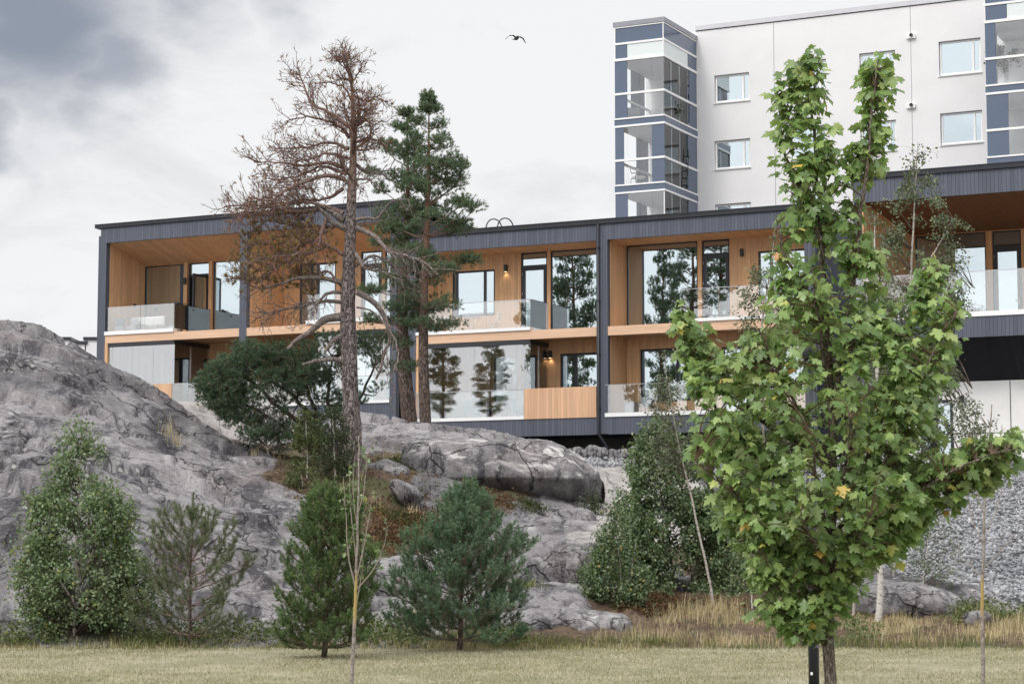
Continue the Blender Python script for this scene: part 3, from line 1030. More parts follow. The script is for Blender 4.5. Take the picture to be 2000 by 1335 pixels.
# lower storey: glazed balcony in the left half
hd = MB().box(-22.77, -19.36, 0.03, 0.16, 9.63, 9.795).box(-19.47, -19.36, 0.165, 2.58, 9.63, 9.795)
A.part(hd, "glazing_head_rail", M_.dark)
for (a, b) in ((-22.76, -22.60), (-22.59, -21.56), (-21.55, -20.47), (-20.46, -19.38)):
    A.box("glazing_panel", M_.glazing, a, b, 0.09, 0.105, 7.0, 9.63)
for (a, b) in ((0.12, 1.30), (1.315, 2.56)):
    A.box("glazing_panel", M_.glazing, -19.42, -19.405, a, b, 7.0, 9.63)
A.box("balcony_parapet", M_.parapet, -22.775, -19.42, -0.03, 0.055, 6.89, 7.98)
A.box("balcony_edge", M_.white, -19.415, -16.12, -0.035, 0.12, 6.885, 7.0)
railing(A, -19.41, -16.13, 7.0, 7.96, 0.0, (-17.8,))
opn = [(-21.33, -20.2, 6.95, 9.33), (-20.18, -19.68, 6.95, 9.33), (-18.4, -16.9, 7.1, 9.3)]
A.part(wall_mb(-22.93, -16.12, 6.9, 9.86, 2.58, 2.8, opn), "back_wall", M_.wood)
window(A, *opn[0], 2.58, 0.09, name="balcony_door")
window(A, *opn[1], 2.58, 0.07)
window(A, *opn[2], 2.58, 0.07, (-17.9,))
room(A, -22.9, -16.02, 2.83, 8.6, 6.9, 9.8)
wall_lamp(A, -19.30, 2.58, 9.05, False)
A.box("wall_socket", M_.black, -19.34, -19.22, 2.55, 2.577, 7.9, 8.05)
# second home (mostly behind the pines)
opn = [(-14.97, -13.2, 10.5, 13.02), (-12.0, -11.0, 10.12, 13.36), (-10.85, -9.05, 10.12, 13.36)]
A.part(wall_mb(-15.77, -9.02, 10.1, 13.42, 2.74, 2.95, opn), "back_wall", M_.wood)
window(A, *opn[0], 2.74, 0.07, (-14.4,))
door(A, *opn[1][:2], 10.12, 13.36, 12.8, 2.74)
window(A, *opn[2], 2.74, 0.05, name="picture_window")
room(A, -15.88, -9.0, 2.98, 8.6, 10.1, 13.4)
wall_lamp(A, -12.6, 2.74, 12.6, False)
A.box("balcony_edge", M_.white, -12.9, -9.02, -0.035, 0.24, 10.135, 10.29)
railing(A, -12.85, -9.05, 10.29, 11.30, 0.02, (-11.6, -10.3))
opn = [(-14.9, -13.0, 7.2, 9.3), (-12.2, -11.2, 6.95, 9.3), (-10.7, -9.2, 7.2, 9.3)]
A.part(wall_mb(-15.77, -9.02, 6.9, 9.86, 2.58, 2.8, opn), "back_wall", M_.wood)
window(A, *opn[0], 2.58, 0.07, (-14.3,))
window(A, *opn[1], 2.58, 0.1, name="balcony_door")
window(A, *opn[2], 2.58, 0.07)
room(A, -15.88, -9.0, 2.83, 8.6, 6.9, 9.8)
A.box("glazing_head_rail", M_.dark, -12.4, -9.03, 0.03, 0.16, 9.63, 9.795)
for k in range(3):
    A.box("glazing_panel", M_.glazing, -12.38 + 1.115 * k, -11.28 + 1.115 * k, 0.09, 0.105, 7.0, 9.63)
A.box("balcony_edge", M_.white, -15.77, -9.02, -0.035, 0.12, 6.885, 7.0)
railing(A, -15.75, -9.05, 7.0, 7.96, 0.0, (-13.6, -11.4))

# ---- middle block: two homes
B = House("row_house", "grey-clad wooden row house with a long black downpipe and two lit wall lamps", "house", 0.0, 5.4)
XR = 8.3
for (a, b) in ((-8.17, -7.85), (-0.13, 0.32), (XR - 0.3, XR)):
    B.box("post", M_.clad, a, b, 0.0, 0.25, 5.45, 12.70)
fascia(B, -8.17, XR, 12.70, 13.30)
roof(B, -8.35, XR + 0.1, 13.30, 13.48, 9.0)
for (a, b) in ((-7.85, -0.13), (0.32, XR - 0.3)):
    soffit(B, a, b, 0.125, 1.73, 12.72, 12.69)
    B.box("beam", M_.beam, a, b, 0.02, 0.24, 9.11, 9.45)
    B.box("balcony_floor", M_.wood, a, b, 0.245, 1.69, 9.18, 9.43)
    fascia(B, a, b, 5.43, 6.07, 0.004, "lower_fascia")
    B.box("balcony_floor", M_.fond, a, b, 0.13, 1.69, 5.9, 6.12)
for x in (-7.85, 0.34):
    B.box("side_wall", M_.wood, x - 0.14, x, 0.26, 1.695, 6.12, 12.8)
for x in (-0.13, XR - 0.3):
    B.box("side_wall", M_.wood, x, x + 0.14, 0.26, 1.695, 6.12, 12.8)
B.box("end_wall", M_.clad, -8.28, -8.175, 0.02, 9.0, 5.0, 13.0)
B.box("end_wall", M_.clad, XR + 0.002, XR + 0.1, 0.02, 9.0, 5.0, 13.0)
B.box("underside", M_.dark, -8.15, XR, 0.13, 2.4, 5.44, 5.56)
B.box("foundation", M_.fond, -8.15, XR, 2.4, 9.0, 2.5, 5.5)
B.box("party_wall", M_.room, 0.10, 0.20, 1.95, 8.9, 6.1, 12.9)
B.box("back_wall", M_.clad, -8.15, XR, 9.0, 9.1, 5.0, 13.0)
# upper storey, left home of the block
opn = [(-7.15, -5.26, 10.3, 12.12), (-4.12, -2.99, 9.46, 12.685), (-2.84, 0.10, 9.46, 12.685)]
B.part(wall_mb(-7.85, 0.10, 9.43, 12.72, 1.70, 1.92, opn), "back_wall", M_.wood)
window(B, *opn[0], 1.70, 0.07, (-5.72,))
door(B, *opn[1][:2], 9.46, 12.685, 12.14, 1.70)
window(B, *opn[2], 1.70, 0.05, name="picture_window")
wall_lamp(B, -4.75, 1.70, 12.12, True)
B.box("balcony_edge", M_.white, -7.85, -2.88, -0.035, 0.24, 9.455, 9.58)
railing(B, -7.70, -2.89, 9.58, 10.62, 0.02, (-6.25, -4.75), ret=1.60)
room(B, -7.8, 0.095, 1.95, 7.5, 9.44, 12.75)
# upper storey, right home of the block
opn = [(0.36, 3.26, 9.46, 12.685), (3.43, 4.53, 9.46, 12.685), (5.66, 7.6, 10.3, 12.14)]
B.part(wall_mb(0.35, XR - 0.3, 9.43, 12.72, 1.70, 1.92, opn), "back_wall", M_.wood)
window(B, *opn[0], 1.70, 0.05, name="picture_window")
door(B, *opn[1][:2], 9.46, 12.685, 12.14, 1.70)
window(B, *opn[2], 1.70, 0.07, (6.15,))
wall_lamp(B, 5.04, 1.70, 12.12, False)
B.box("balcony_edge", M_.white, 3.20, XR - 0.3, -0.035, 0.24, 9.455, 9.58)
railing(B, 3.21, XR - 0.32, 9.58, 10.66, 0.02, (4.72, 6.3))
room(B, 0.205, XR - 0.1, 1.95, 7.5, 9.44, 12.75)
# lower storey, left: glazed balcony, then a boarded parapet
hd = MB().box(-7.72, -2.90, 0.03, 0.16, 8.93, 9.105).box(-3.0, -2.90, 0.165, 1.66, 8.93, 9.105)
B.part(hd, "glazing_head_rail", M_.dark)
for k in range(4):
    a = -7.70 + k * 1.20
    B.box("glazing_panel", M_.glazing, a, a + 1.188, 0.09, 0.105, 6.2, 8.93)
for (a, b) in ((0.12, 0.9), (0.915, 1.68)):
    B.box("glazing_panel", M_.glazing, -2.95, -2.935, a, b, 6.2, 8.93)
B.box("glazing_post", M_.wood, -7.85, -7.73, 0.012, 0.2, 6.2, 9.1)
B.box("balcony_edge", M_.white, -7.86, -3.14, -0.035, 0.12, 6.075, 6.20)
railing(B, -7.83, -3.15, 6.20, 7.20, 0.0, (-6.3, -4.75))
B.box("balcony_parapet", M_.parapet, -3.135, -0.14, -0.03, 0.055, 6.075, 7.23)
opn = [(-5.30, -4.28, 6.9, 8.66), (-4.0, -3.15, 6.15, 8.60), (-2.43, -0.25, 6.9, 8.67)]
B.part(wall_mb(-7.85, 0.10, 6.12, 9.18, 1.70, 1.92, opn), "back_wall", M_.wood)
window(B, *opn[0], 1.70, 0.05)
window(B, *opn[1], 1.70, 0.09, name="balcony_door")
window(B, *opn[2], 1.70, 0.09, (-1.80,))
wall_lamp(B, -2.82, 1.70, 8.66, True)
room(B, -7.8, 0.095, 1.95, 7.5, 6.1, 9.1)
# lower storey, right
opn = [(0.91, 2.95, 6.7, 8.70), (4.2, 5.3, 6.15, 8.65), (5.9, 7.4, 6.9, 8.65)]
B.part(wall_mb(0.35, XR - 0.3, 6.12, 9.18, 1.70, 1.92, opn), "back_wall", M_.wood)
window(B, *opn[0], 1.70, 0.08, (2.42,))
window(B, *opn[1], 1.70, 0.09, name="balcony_door")
window(B, *opn[2], 1.70, 0.07)
room(B, 0.205, XR - 0.1, 1.95, 7.5, 6.1, 9.1)
B.box("balcony_edge", M_.white, 0.21, XR - 0.3, -0.035, 0.12, 6.075, 6.22)
railing(B, 0.23, XR - 0.32, 6.22, 7.25, 0.0, (1.55, 3.05, 4.6, 6.3))
# downpipe in front of the post, kinked under the house
dp = MB().tube([(-0.02, -0.07, 13.3), (-0.02, -0.07, 5.55), (-0.02, -0.055, 5.42), (0.06, 0.0, 5.28), (0.36, 0.25, 4.70), (0.42, 0.3, 4.45)], 0.052, 10)
for zz in (12.4, 10.4, 8.4, 6.4):
    dp.box(-0.085, 0.045, -0.13, -0.005, zz, zz + 0.04)
B.part(dp, "downpipe", M_.dark)
lad = MB()
for x in (-5.05, -4.55):
    a = np.linspace(0, math.pi, 12)
    lad.tube(np.c_[x + 0.0 * a + 0.45 * (1 - np.cos(a)) / 2, 0.5 + 0.55 * (1 - np.cos(a)) / 2, 13.35 + 0.60 * np.sin(a) ** 0.7], 0.025, 8)
B.part(lad, "roof_ladder_rail", M_.black)
B.part(MB().lathe([(0.20, 13.2), (0.20, 13.62), (0.30, 13.64), (0.30, 13.74), (0.16, 13.82)], (-3.4, 2.5, 0)), "roof_vent", M_.gutter)

# ---- right wing, stands forward of the row
CW = House("row_house", "grey-clad wooden house at the right edge with a sloping black underside", "house", 16.0, 4.0, -5.0)
fascia(CW, 11.35, 26.0, 12.53, 13.28, -5.0)
roof(CW, 11.2, 26.0, 13.28, 13.45, 10.0, -5.10, gut=False, fall=0.5)
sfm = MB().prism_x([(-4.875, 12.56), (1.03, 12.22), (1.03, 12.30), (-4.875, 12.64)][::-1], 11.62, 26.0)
CW.part(sfm, "soffit", mat_boards("dark_brown_soffit_wood", (0.17, 0.088, 0.045), 0.30, 0.015, 0.08, 0.16, "x", 0.6, 0.0, 0.7))  # same boards as the other soffits, in a darker brown
fascia(CW, 11.35, 26.0, 7.95, 8.60, -5.0, "lower_fascia")
CW.box("balcony_edge", M_.white, 11.35, 26.0, -5.035, -4.8, 8.605, 8.76)
CW.box("balcony_floor", M_.wood, 11.6, 26.0, -4.79, 0.99, 8.3, 8.62)
railing(CW, 11.4, 25.9, 8.76, 10.04, -4.98, (13.0, 14.45, 15.9, 17.35, 18.8, 20.4, 22.2, 24))
CW.box("side_wall", M_.clad, 11.35, 11.60, -4.87, 9.5, 4.2, 12.9)
CW.box("side_wall", M_.wood, 11.605, 11.65, -4.86, 0.99, 8.62, 12.9)
opn = [(11.75, 14.25, 8.64, 12.20), (14.47, 15.47, 8.64, 12.20), (16.2, 19.0, 8.64, 12.20), (19.6, 22.0, 10, 12.2)]
CW.part(wall_mb(11.65, 26.0, 8.62, 12.40, 1.0, 1.22, opn), "back_wall", M_.wood)
window(CW, *opn[0], 1.0, 0.05, name="picture_window")
door(CW, *opn[1][:2], 8.64, 12.20, 11.62, 1.0)
window(CW, *opn[2], 1.0, 0.05, name="picture_window")
window(CW, *opn[3], 1.0, 0.06)
wall_lamp(CW, 15.75, 1.0, 11.7, False)
room(CW, 11.7, 25.9, 1.25, 8.5, 8.6, 12.3)
ZCW = facpix(1973, 742, -3.5)[1]
CX = lambda px, py=800: facpix(px, py, -3.5)[0]
CW.part(MB().prism_x([(-4.87, 7.97), (-3.5, ZCW), (-3.5, ZCW + 0.2), (-4.87, 8.2)][::-1], 11.61, 26.0), "underside", mat_boards("black_stained_boards", (0.014, 0.014, 0.017), 0.16, 0.06, 0.2, 0.2, "x", 0.7))
opn = [(CX(1797), CX(1861), 3.6, facpix(1855, 780, -3.5)[1])]
CW.part(wall_mb(11.62, 26.0, 2.5, ZCW + 0.02, -3.5, -3.25, opn), "concrete_wall", M_.concrete)
window(CW, *opn[0], -3.5, 0.10, name="cellar_door")
seam = MB()
for x in (CX(1973), 19.4, 23.2): seam.box(x, x + 0.03, -3.506, -3.499, 2.6, ZCW - 0.02)
zs_ = facpix(1973, 845, -3.5)[1]
seam.box(11.7, 26, -3.505, -3.498, zs_, zs_ + 0.025)
CW.part(seam, "wall_joint", M_.fond)
lx, lz = facpix(1879, 779, -3.5)
CW.box("wall_lamp", M_.black, lx - 0.08, lx + 0.08, -3.62, -3.502, lz - 0.12, lz + 0.12, bevel=0.01)
CW.box("back_wall", M_.clad, 11.4, 26, 8.6, 8.75, 3, 12.9)
room(CW, 11.7, 25.9, -3.2, 4, 3.4, ZCW)

# ---- tall apartment building behind
TD = 18.0
T = House("apartment_building", "tall pale grey apartment building rising behind the wooden houses", "apartment block", 6.0, 3.0, TD)
tw = []
for (a, b, yt, yb) in ((1395, 1463, 148, 203), (1395, 1465, 276, 333), (1545, 1613, 122, 182), (1678, 1748, 105, 165), (1833, 1915, 82, 150), (1836, 1918, 222, 285),
                       (1680, 1750, 240, 300), (1545, 1613, 250, 312)):
    xa, za = facpix(a, yt, TD)
    xb, _ = facpix(b, yt - 9, TD)
    _, zb = facpix(a, yb, TD)
    tw.append((xa, xb, zb, za))
for (xa, xb, zb, za) in list(tw):
    if za < 21.5: tw += [(xa, xb, zb - 2.95 * k, za - 2.95 * k) for k in (1, 2)]
TL = facpix(1262, 200, TD)[0]
ZT = 25.05
T.part(wall_mb(TL, 30.0, 3.0, ZT, TD, TD + 0.35, tw), "wall", M_.plaster)
T.box("side_wall", M_.plaster, TL, TL + 0.3, TD + 0.36, TD + 14, 3.0, ZT)
T.box("roof", M_.cap, TL - 0.02, 30.0, TD + 0.3, TD + 14, ZT - 0.2, ZT + 0.02)
T.box("parapet_cap", mat_plain("light_grey_sheet_metal", (0.52, 0.515, 0.545), 0.4, 0.5, 0.2, 0.04), -3.1, 30.0, TD - 0.06, TD + 0.29, ZT + 0.025, ZT + 0.24)
T.box("parapet_gap", M_.dark, -3.1, 30.0, TD - 0.02, TD + 0.28, ZT - 0.01, ZT + 0.024)
for (xa, xb, zb, za) in tw:
    w = window(T, xa + 0.02, xb - 0.02, zb + 0.06, za - 0.02, TD + 0.06, 0.07, (xa + (xb - xa) * 0.80,), fmat=M_.white, inset=0.06)
    sl = MB().prism_x([(TD - 0.06, zb - 0.02), (TD + 0.18, zb + 0.02), (TD + 0.18, zb + 0.055), (TD - 0.06, zb + 0.012)][::-1], xa - 0.04, xb + 0.04)
    T.part(sl, "sill", M_.white, w)
    cu = MB()
    n = 26
    xs = np.linspace(xa + 0.1, xa + (xb - xa) * (0.45 if (xa * 7) % 2 < 1 else 0.95), n)
    ys = TD + 0.42 + 0.025 * np.sin(np.arange(n) * 2.1)
    vs = [(x, y, z) for x, y in zip(xs, ys) for z in (zb + 0.1, za - 0.05)]
    cu.add(vs, [(2 * k, 2 * k + 2, 2 * k + 3, 2 * k + 1) for k in range(n - 1)], True)
    T.part(cu, "curtain", M_.curtain, w)
T.part(MB().add([(TL + .31, TD + 3, 3), (30, TD + 3, 3), (30, TD + 3, ZT - .3), (TL + .31, TD + 3, ZT - .3)], [(0, 1, 2, 3)]), "room", M_.room)
jn = MB()
for px in (1512, 1780):
    x = facpix(px, 150, TD)[0]
    jn.box(x - 0.012, x + 0.012, TD - 0.004, TD + 0.01, 3.1, ZT - 0.02)
T.part(jn, "wall_joint", M_.cap)
for py in (71, 207):
    x, z = facpix(1780, py, TD)
    c = T.part(MB().box(x - 0.2, x + 0.2, TD - 0.12, TD - 0.006, z - 0.12, z + 0.08), "vent_box", M_.white, bevel=0.01)
    T.part(MB().tube([(x + 0.03, TD - 0.20, z + 0.02), (x + 0.03, TD - 0.121, z + 0.02)], 0.075, 14), "vent_cap", M_.black, c)


def glazed_stack(xl, xr, d0, d1, dark_cells, corner=True, group=None):
    """stack of glazed balconies in front of the wall: slate blue bands, white rails, glass"""
    zc = lambda py: facpix(1298, py, 14.0)[1]
    lv = dict(cap=(zc(42), zc(33)), top=(zc(74), zc(45)), frost=(zc(105), zc(78)))
    S = T
    S.box("balcony_roof", M_.cap, xl - 0.06, xr + 0.06, d0 - 0.06, d1 - 0.01, lv["cap"][0], lv["cap"][1])
    wr = MB()                                             # white rails and corner posts
    floors = [(zc(110), None, zc(175), zc(222.5), zc(225.5), zc(237), zc(241)),
              (zc(241), None, zc(306), zc(353.5), zc(356.5), zc(368.5), zc(372)),
              (zc(372), None, zc(437), zc(484), zc(487), zc(499), zc(502))]
    y0, y1 = d0, d1 - 0.01
    bands = [(lv["top"][1], lv["cap"][0] - 0.01), (lv["frost"][1], lv["top"][0]), (zc(110), lv["frost"][0])]
    for f in floors:
        bands += [(f[2] - 0.05, f[2] + 0.05), (f[4], f[3]), (f[6], f[5])]
    for (za, zb) in bands:
        if zb < za: za, zb = zb, za
        wr.box(xl - 0.03, xr + 0.03, y0 - 0.03, y0 + 0.06, za, zb)
        wr.box(xr - 0.06, xr + 0.03, y0 + 0.061, y1, za, zb)
        wr.box(xl - 0.03, xl + 0.06, y0 + 0.061, y1, za, zb)
    for (x, y) in ((xl, y0), (xr - 0.04, y0)):
        wr.box(x, x + 0.04, y - 0.02, y + 0.03, zc(108), lv["cap"][0])
    wr.box(xr - 0.05, xr - 0.01, y0 + 0.005, y0 + 0.055, zc(500), zc(372))
    S.part(wr, "balcony_frame", M_.white)

    def ring(z0, z1, mat, name, t=0.02, inset=0.0):
        S.box(name, mat, xl + inset, xr - inset, y0 + 0.005, y0 + 0.005 + t, z0, z1)
        S.box(name, mat, xr - inset - t, xr - inset, y0 + 0.03 + t, y1, z0, z1)
        S.box(name, mat, xl + inset, xl + inset + t, y0 + 0.03 + t, y1, z0, z1)
    ring(lv["top"][0], lv["top"][1], M_.blue, "panel")
    w3 = (xr - xl)
    S.box("frosted_panel", M_.frost, xl + 0.26 * w3, xr - 0.02, y0 + 0.005, y0 + 0.025, *lv["frost"])
    S.box("frosted_panel", M_.frost, xr - 0.025, xr - 0.005, y0 + 0.03, y0 + 2.9, *lv["frost"])
    S.box("panel", M_.blue, xl, xl + 0.255 * w3, y0 + 0.004, y0 + 0.024, *lv["frost"])
    S.box("panel", M_.blue, xr - 0.02, xr, y0 + 2.91, y1, *lv["frost"])
    S.box("panel", M_.blue, xl, xl + 0.02, y0 + 0.03, y1, *lv["frost"])
    for k, f in enumerate(floors):
        S.box("balcony_ceiling", M_.plaster, xl + 0.07, xr - 0.07, y0 + 0.07, y1, f[0] - 0.02, f[0] + 0.22)
        ring(f[5], f[4], M_.blue, "band", 0.05, -0.03)
        S.box("balcony_floor", M_.plaster, xl + 0.08, xr - 0.08, y0 + 0.08, y1, f[5] + 0.02, f[4] - 0.01)
        for (z0, z1) in ((f[2] + 0.05, f[0]), (f[3], f[2] - 0.05)):
            for (a, b) in dark_cells[k]["front"]:
                S.box("panel", M_.blue, xl + a * w3, xl + b * w3, y0 + 0.004, y0 + 0.03, z0, z1)
            for (a, b) in dark_cells[k]["right"]:
                S.box("panel", M_.blue, xr - 0.03, xr - 0.004, y0 + a * (y1 - y0), y0 + b * (y1 - y0), z0, z1)
            for (a, b) in dark_cells[k]["left"]:
                S.box("panel", M_.blue, xl + 0.004, xl + 0.03, y0 + a * (y1 - y0), y0 + b * (y1 - y0), z0, z1)
            nf = 4
            used = dark_cells[k]["front"]
            for j in range(nf):
                a, b = j / nf, (j + 1) / nf
                if any(u[0] - 1e-3 <= (a + b) / 2 <= u[1] + 1e-3 for u in used): continue
                S.box("glazing_panel", M_.tower_glass, xl + a * w3 + 0.006, xl + b * w3 - 0.006, y0 + 0.034, y0 + 0.046, z0, z1)
            for j in range(3):
                a, b = y0 + 0.05 + j * 0.25 * (y1 - y0), y0 + 0.05 + (j + 1) * 0.25 * (y1 - y0) - 0.012
                S.box("glazing_panel", M_.tower_glass, xr - 0.052, xr - 0.04, a, b, z0, z1)


XL1, XR1 = facpix(1201, 200, 14.0)[0], facpix(1297, 200, 14.0)[0]
glazed_stack(XL1, XR1, 14.0, TD, [
    dict(front=[(0, 0.25)], right=[(0.78, 1.0)], left=[(0.45, 0.85)]),
    dict(front=[(0, 0.18), (0.75, 1.0)], right=[(0.72, 1.0)], left=[(0.6, 0.95)]),
    dict(front=[(0, 0.25)], right=[(0.72, 1.0)], left=[(0.6, 0.9)])])
XL2 = facpix(1925, 130, 14.6)[0]
glazed_stack(XL2, XL2 + 3.6, 14.6, TD, [
    dict(front=[(0, 0.12)], right=[(0.6, 1)], left=[(0.3, 0.6)]),
    dict(front=[(0, 0.25)], right=[(0.6, 1)], left=[(0.6, 0.9)]),
    dict(front=[], right=[(0.6, 1)], left=[(0.5, 0.9)])])
# balcony door of the corner balconies, in the wall behind the glass
for f0 in (facpix(1298, 223, 14)[1], facpix(1298, 354, 14)[1]):
    window(T, XR1 - 0.82, XR1 - 0.22, f0 + 0.05, f0 + 2.15, TD - 0.12, 0.09, name="balcony_door", inset=0.0)

# far low block behind the rock at the left
FB = empty("apartment_building", (0, 0, 0))
tag(FB, "low pale grey building far off, half hidden behind the bare rock at the left", "apartment block")
fb = P(150, 700, 130)
FB.location = (fb[0], 130, 6)
for (px0, px1, py, nm) in ((96, 136, 664, "roof_house"), (140, 168, 672, "wall"), (166, 250, 664, "wall")):
    a, b = P(px0, py, 130), P(px1, py, 130)
    h = MB().box(a[0] - fb[0], b[0] - fb[0], 0, 7, 0, a[2] - 6)
    w = h.build("wall", M_.plaster, FB)
    MB().box(a[0] - fb[0] - 0.1, b[0] - fb[0] + 0.1, -0.1, 7.1, a[2] - 6, a[2] - 6 + 0.2).build("roof_edge", M_.gutter, w)
a, b = P(100, 680, 129.9), P(132, 690, 129.9)
MB().box(a[0] - fb[0], b[0] - fb[0], -0.04, -0.005, b[2] - 6, a[2] - 6).build("window", M_.frame, FB)

# ------------------------------------------------------------------ things standing on the balconies
def fthing(name, label, cat, x, d, z, rz=0.0, group=None):
    e = empty(name, fac(x, d, z), FA + rz)
    return tag(e, label, cat, group)


def cushion(m, x0, x1, y0, y1, z0, z1, n=8):
    """soft pillow: a box grid pulled in at its rim"""
    vs, fs = [], []
    for s in (-1, 1):
        for j in range(n + 1):
            for i in range(n + 1):
                u, v = 2 * i / n - 1, 2 * j / n - 1
                h = max(0.0, (1 - u ** 4) * (1 - v ** 4)) ** 0.5
                vs.append((x0 + (x1 - x0) * (u + 1) / 2, (y0 + y1) / 2 + s * (y1 - y0) / 2 * h, z0 + (z1 - z0) * (v + 1) / 2))
    k = (n + 1) ** 2
    for j in range(n):
        for i in range(n):
            a = j * (n + 1) + i
            fs.append((a, a + 1, a + n + 2, a + n + 1))
            fs.append((k + a, k + a + n + 1, k + a + n + 2, k + a + 1))
    m.add(vs, fs, True)
    return m


# left balcony: sofa with cushions, lantern pot, side table, telescope
t = fthing("outdoor_sofa", "pale outdoor sofa with white cushions behind the left upper balcony glass", "sofa", -21.55, 1.0, 10.11)
m = MB()
for x in (-0.75, 0.75):
    for y in (-0.3, 0.3): m.box(x - 0.025, x + 0.025, y - 0.025, y + 0.025, 0, 0.3)
m.box(-0.85, 0.85, -0.38, 0.38, 0.3, 0.34)
m.build("frame", M_.white, t)
MB().box(-0.82, 0.82, -0.36, 0.36, 0.345, 0.46).build("seat_cushion", M_.fabric_pale, t, bevel=0.03)
for x in (-0.55, 0.0, 0.5):
    cushion(MB(), x - 0.27, x + 0.27, 0.18, 0.36, 0.46, 0.88).build("cushion", M_.fabric_pale, t)
cushion(MB(), -0.82, -0.4, -0.05, 0.12, 0.46, 0.84).build("cushion", M_.fabric_grey, t)
t = fthing("lantern_pot", "blue grey lantern pot with a white chevron base at the left balcony corner", "pot", -22.45, 0.42, 10.11)
MB().lathe([(0.17, 0), (0.20, 0.02), (0.20, 0.40), (0.18, 0.42)]).build("base", M_.white, t)
m = MB()
for r in range(4):
    for k in range(12):
        a = 2 * math.pi * k / 12
        a2 = a + math.pi / 12
        a3 = a + math.pi / 6
        z = 0.05 + r * 0.09
        for (u, v, zu, zv) in ((a, a2, z, z + 0.06), (a2, a3, z + 0.06, z)):
            m.add([(0.203 * math.cos(u), 0.203 * math.sin(u), zu), (0.203 * math.cos(v), 0.203 * math.sin(v), zv),
                   (0.203 * math.cos(v), 0.203 * math.sin(v), zv + 0.03), (0.203 * math.cos(u), 0.203 * math.sin(u), zu + 0.03)], [(0, 1, 2, 3)])
m.build("chevron_pattern", M_.clay, t)
MB().lathe([(0.18, 0.42), (0.19, 0.46), (0.19, 0.72), (0.15, 0.76), (0.10, 0.76), (0.10, 0.70), (0.02, 0.70)]).build("body", M_.clay, t)
t = fthing("side_table", "small white box side table between the sofa and the balcony glass", "table", -21.35, 0.40, 10.11)
MB().box(-0.22, 0.22, -0.18, 0.18, 0.40, 0.44).build("tabletop", M_.clay, t, bevel=0.006)
for x in (-0.2, 0.2):
    MB().box(x - 0.018, x + 0.018, -0.16, 0.16, 0, 0.40).build("leg", M_.white, t)
t = fthing("telescope", "black telescope on a white tripod beside the left balcony window", "telescope", -19.85, 1.15, 10.11, 0.5)
for k in range(3):
    a = 2 * math.pi * k / 3 + 0.5
    MB().tube([(0.04 * math.cos(a), 0.04 * math.sin(a), 1.05), (0.48 * math.cos(a), 0.48 * math.sin(a), 0.0)], [0.018, 0.012]).build("leg", M_.white, t)
MB().box(-0.06, 0.06, -0.06, 0.06, 1.03, 1.18).build("mount", M_.black, t, bevel=0.01)
ax = nrm(np.array((-0.93, 0.0, 0.36)))
c0 = np.array((0.1, 0, 1.24))
tb = MB().tube([c0 + ax * u for u in (-0.42, 0.12, 0.12, 0.42)], [0.055, 0.055, 0.07, 0.072], 16)
tb.tube([c0 - ax * 0.42, c0 - ax * 0.50], 0.028, 12)
tb.build("tube", M_.black, t)
MB().tube([c0 + np.array((0.06, 0, 0.09)) + ax * u for u in (-0.2, 0.1)], 0.018, 10).build("finder_scope", M_.black, t)
t = fthing("beanbag", "pale low pouf behind the left upper balcony glass beside the tripod", "pouf", -19.75, 0.45, 10.11)
MB().lathe([(0.22, 0.0), (0.30, 0.06), (0.32, 0.18), (0.26, 0.30), (0.1, 0.35), (0.01, 0.355)]).build("cover", M_.fabric_pale, t)

# middle balcony: wire bistro set


def bistro_chair(label, x, d, rz):
    t = fthing("bistro_chair", label, "chair", x, d, 9.44, rz, "wire bistro chairs on the middle balcony")
    fr = MB()
    for y in (-0.2, 0.2):
        fr.tube([(-0.24, y, 0), (0.16, y, 0.46), (0.26, y, 0.84)], 0.012, 6)
        fr.tube([(0.24, y, 0), (-0.22, y, 0.46)], 0.012, 6)
    fr.tube([(0.26, -0.2, 0.84), (0.26, 0.2, 0.84)], 0.012, 6)
    fr.build("frame", M_.white, t)
    s = MB()
    for k in range(5): s.box(-0.22 + k * 0.08, -0.16 + k * 0.08, -0.2, 0.2, 0.455, 0.47)
    s.build("seat", M_.white, t)
    b = MB()
    for k in range(3): b.box(0.235 + k * 0.012, 0.25 + k * 0.012, -0.2, 0.2, 0.60 + k * 0.08, 0.655 + k * 0.08)
    b.build("backrest", M_.white, t)


bistro_chair("left white wire bistro chair with its back to the tree", -6.75, 0.95, math.pi)
bistro_chair("right white wire bistro chair facing the table", -4.95, 0.95, 0.15)
t = fthing("bistro_table", "white folding bistro table between the two wire chairs", "table", -5.85, 0.9, 9.44)
MB().lathe([(0.34, 0.70), (0.35, 0.705), (0.35, 0.722), (0.34, 0.727)]).build("tabletop", M_.white, t)
m = MB()
for y in (-0.18, 0.18):
    m.tube([(-0.28, y, 0), (0.24, y, 0.70)], 0.012, 6).tube([(0.28, y, 0), (-0.24, y, 0.70)], 0.012, 6)
m.build("leg_frame", M_.white, t)
t = fthing("planter_box", "dark grey planter box at the left end of the middle balcony", "planter", -7.25, 0.4, 9.44)
MB().box(-0.3, 0.3, -0.16, 0.16, 0, 0.3).build("box", M_.clay, t, bevel=0.01)
MB().box(-0.27, 0.27, -0.13, 0.13, 0.285, 0.305).build("soil", M_.fond, t)


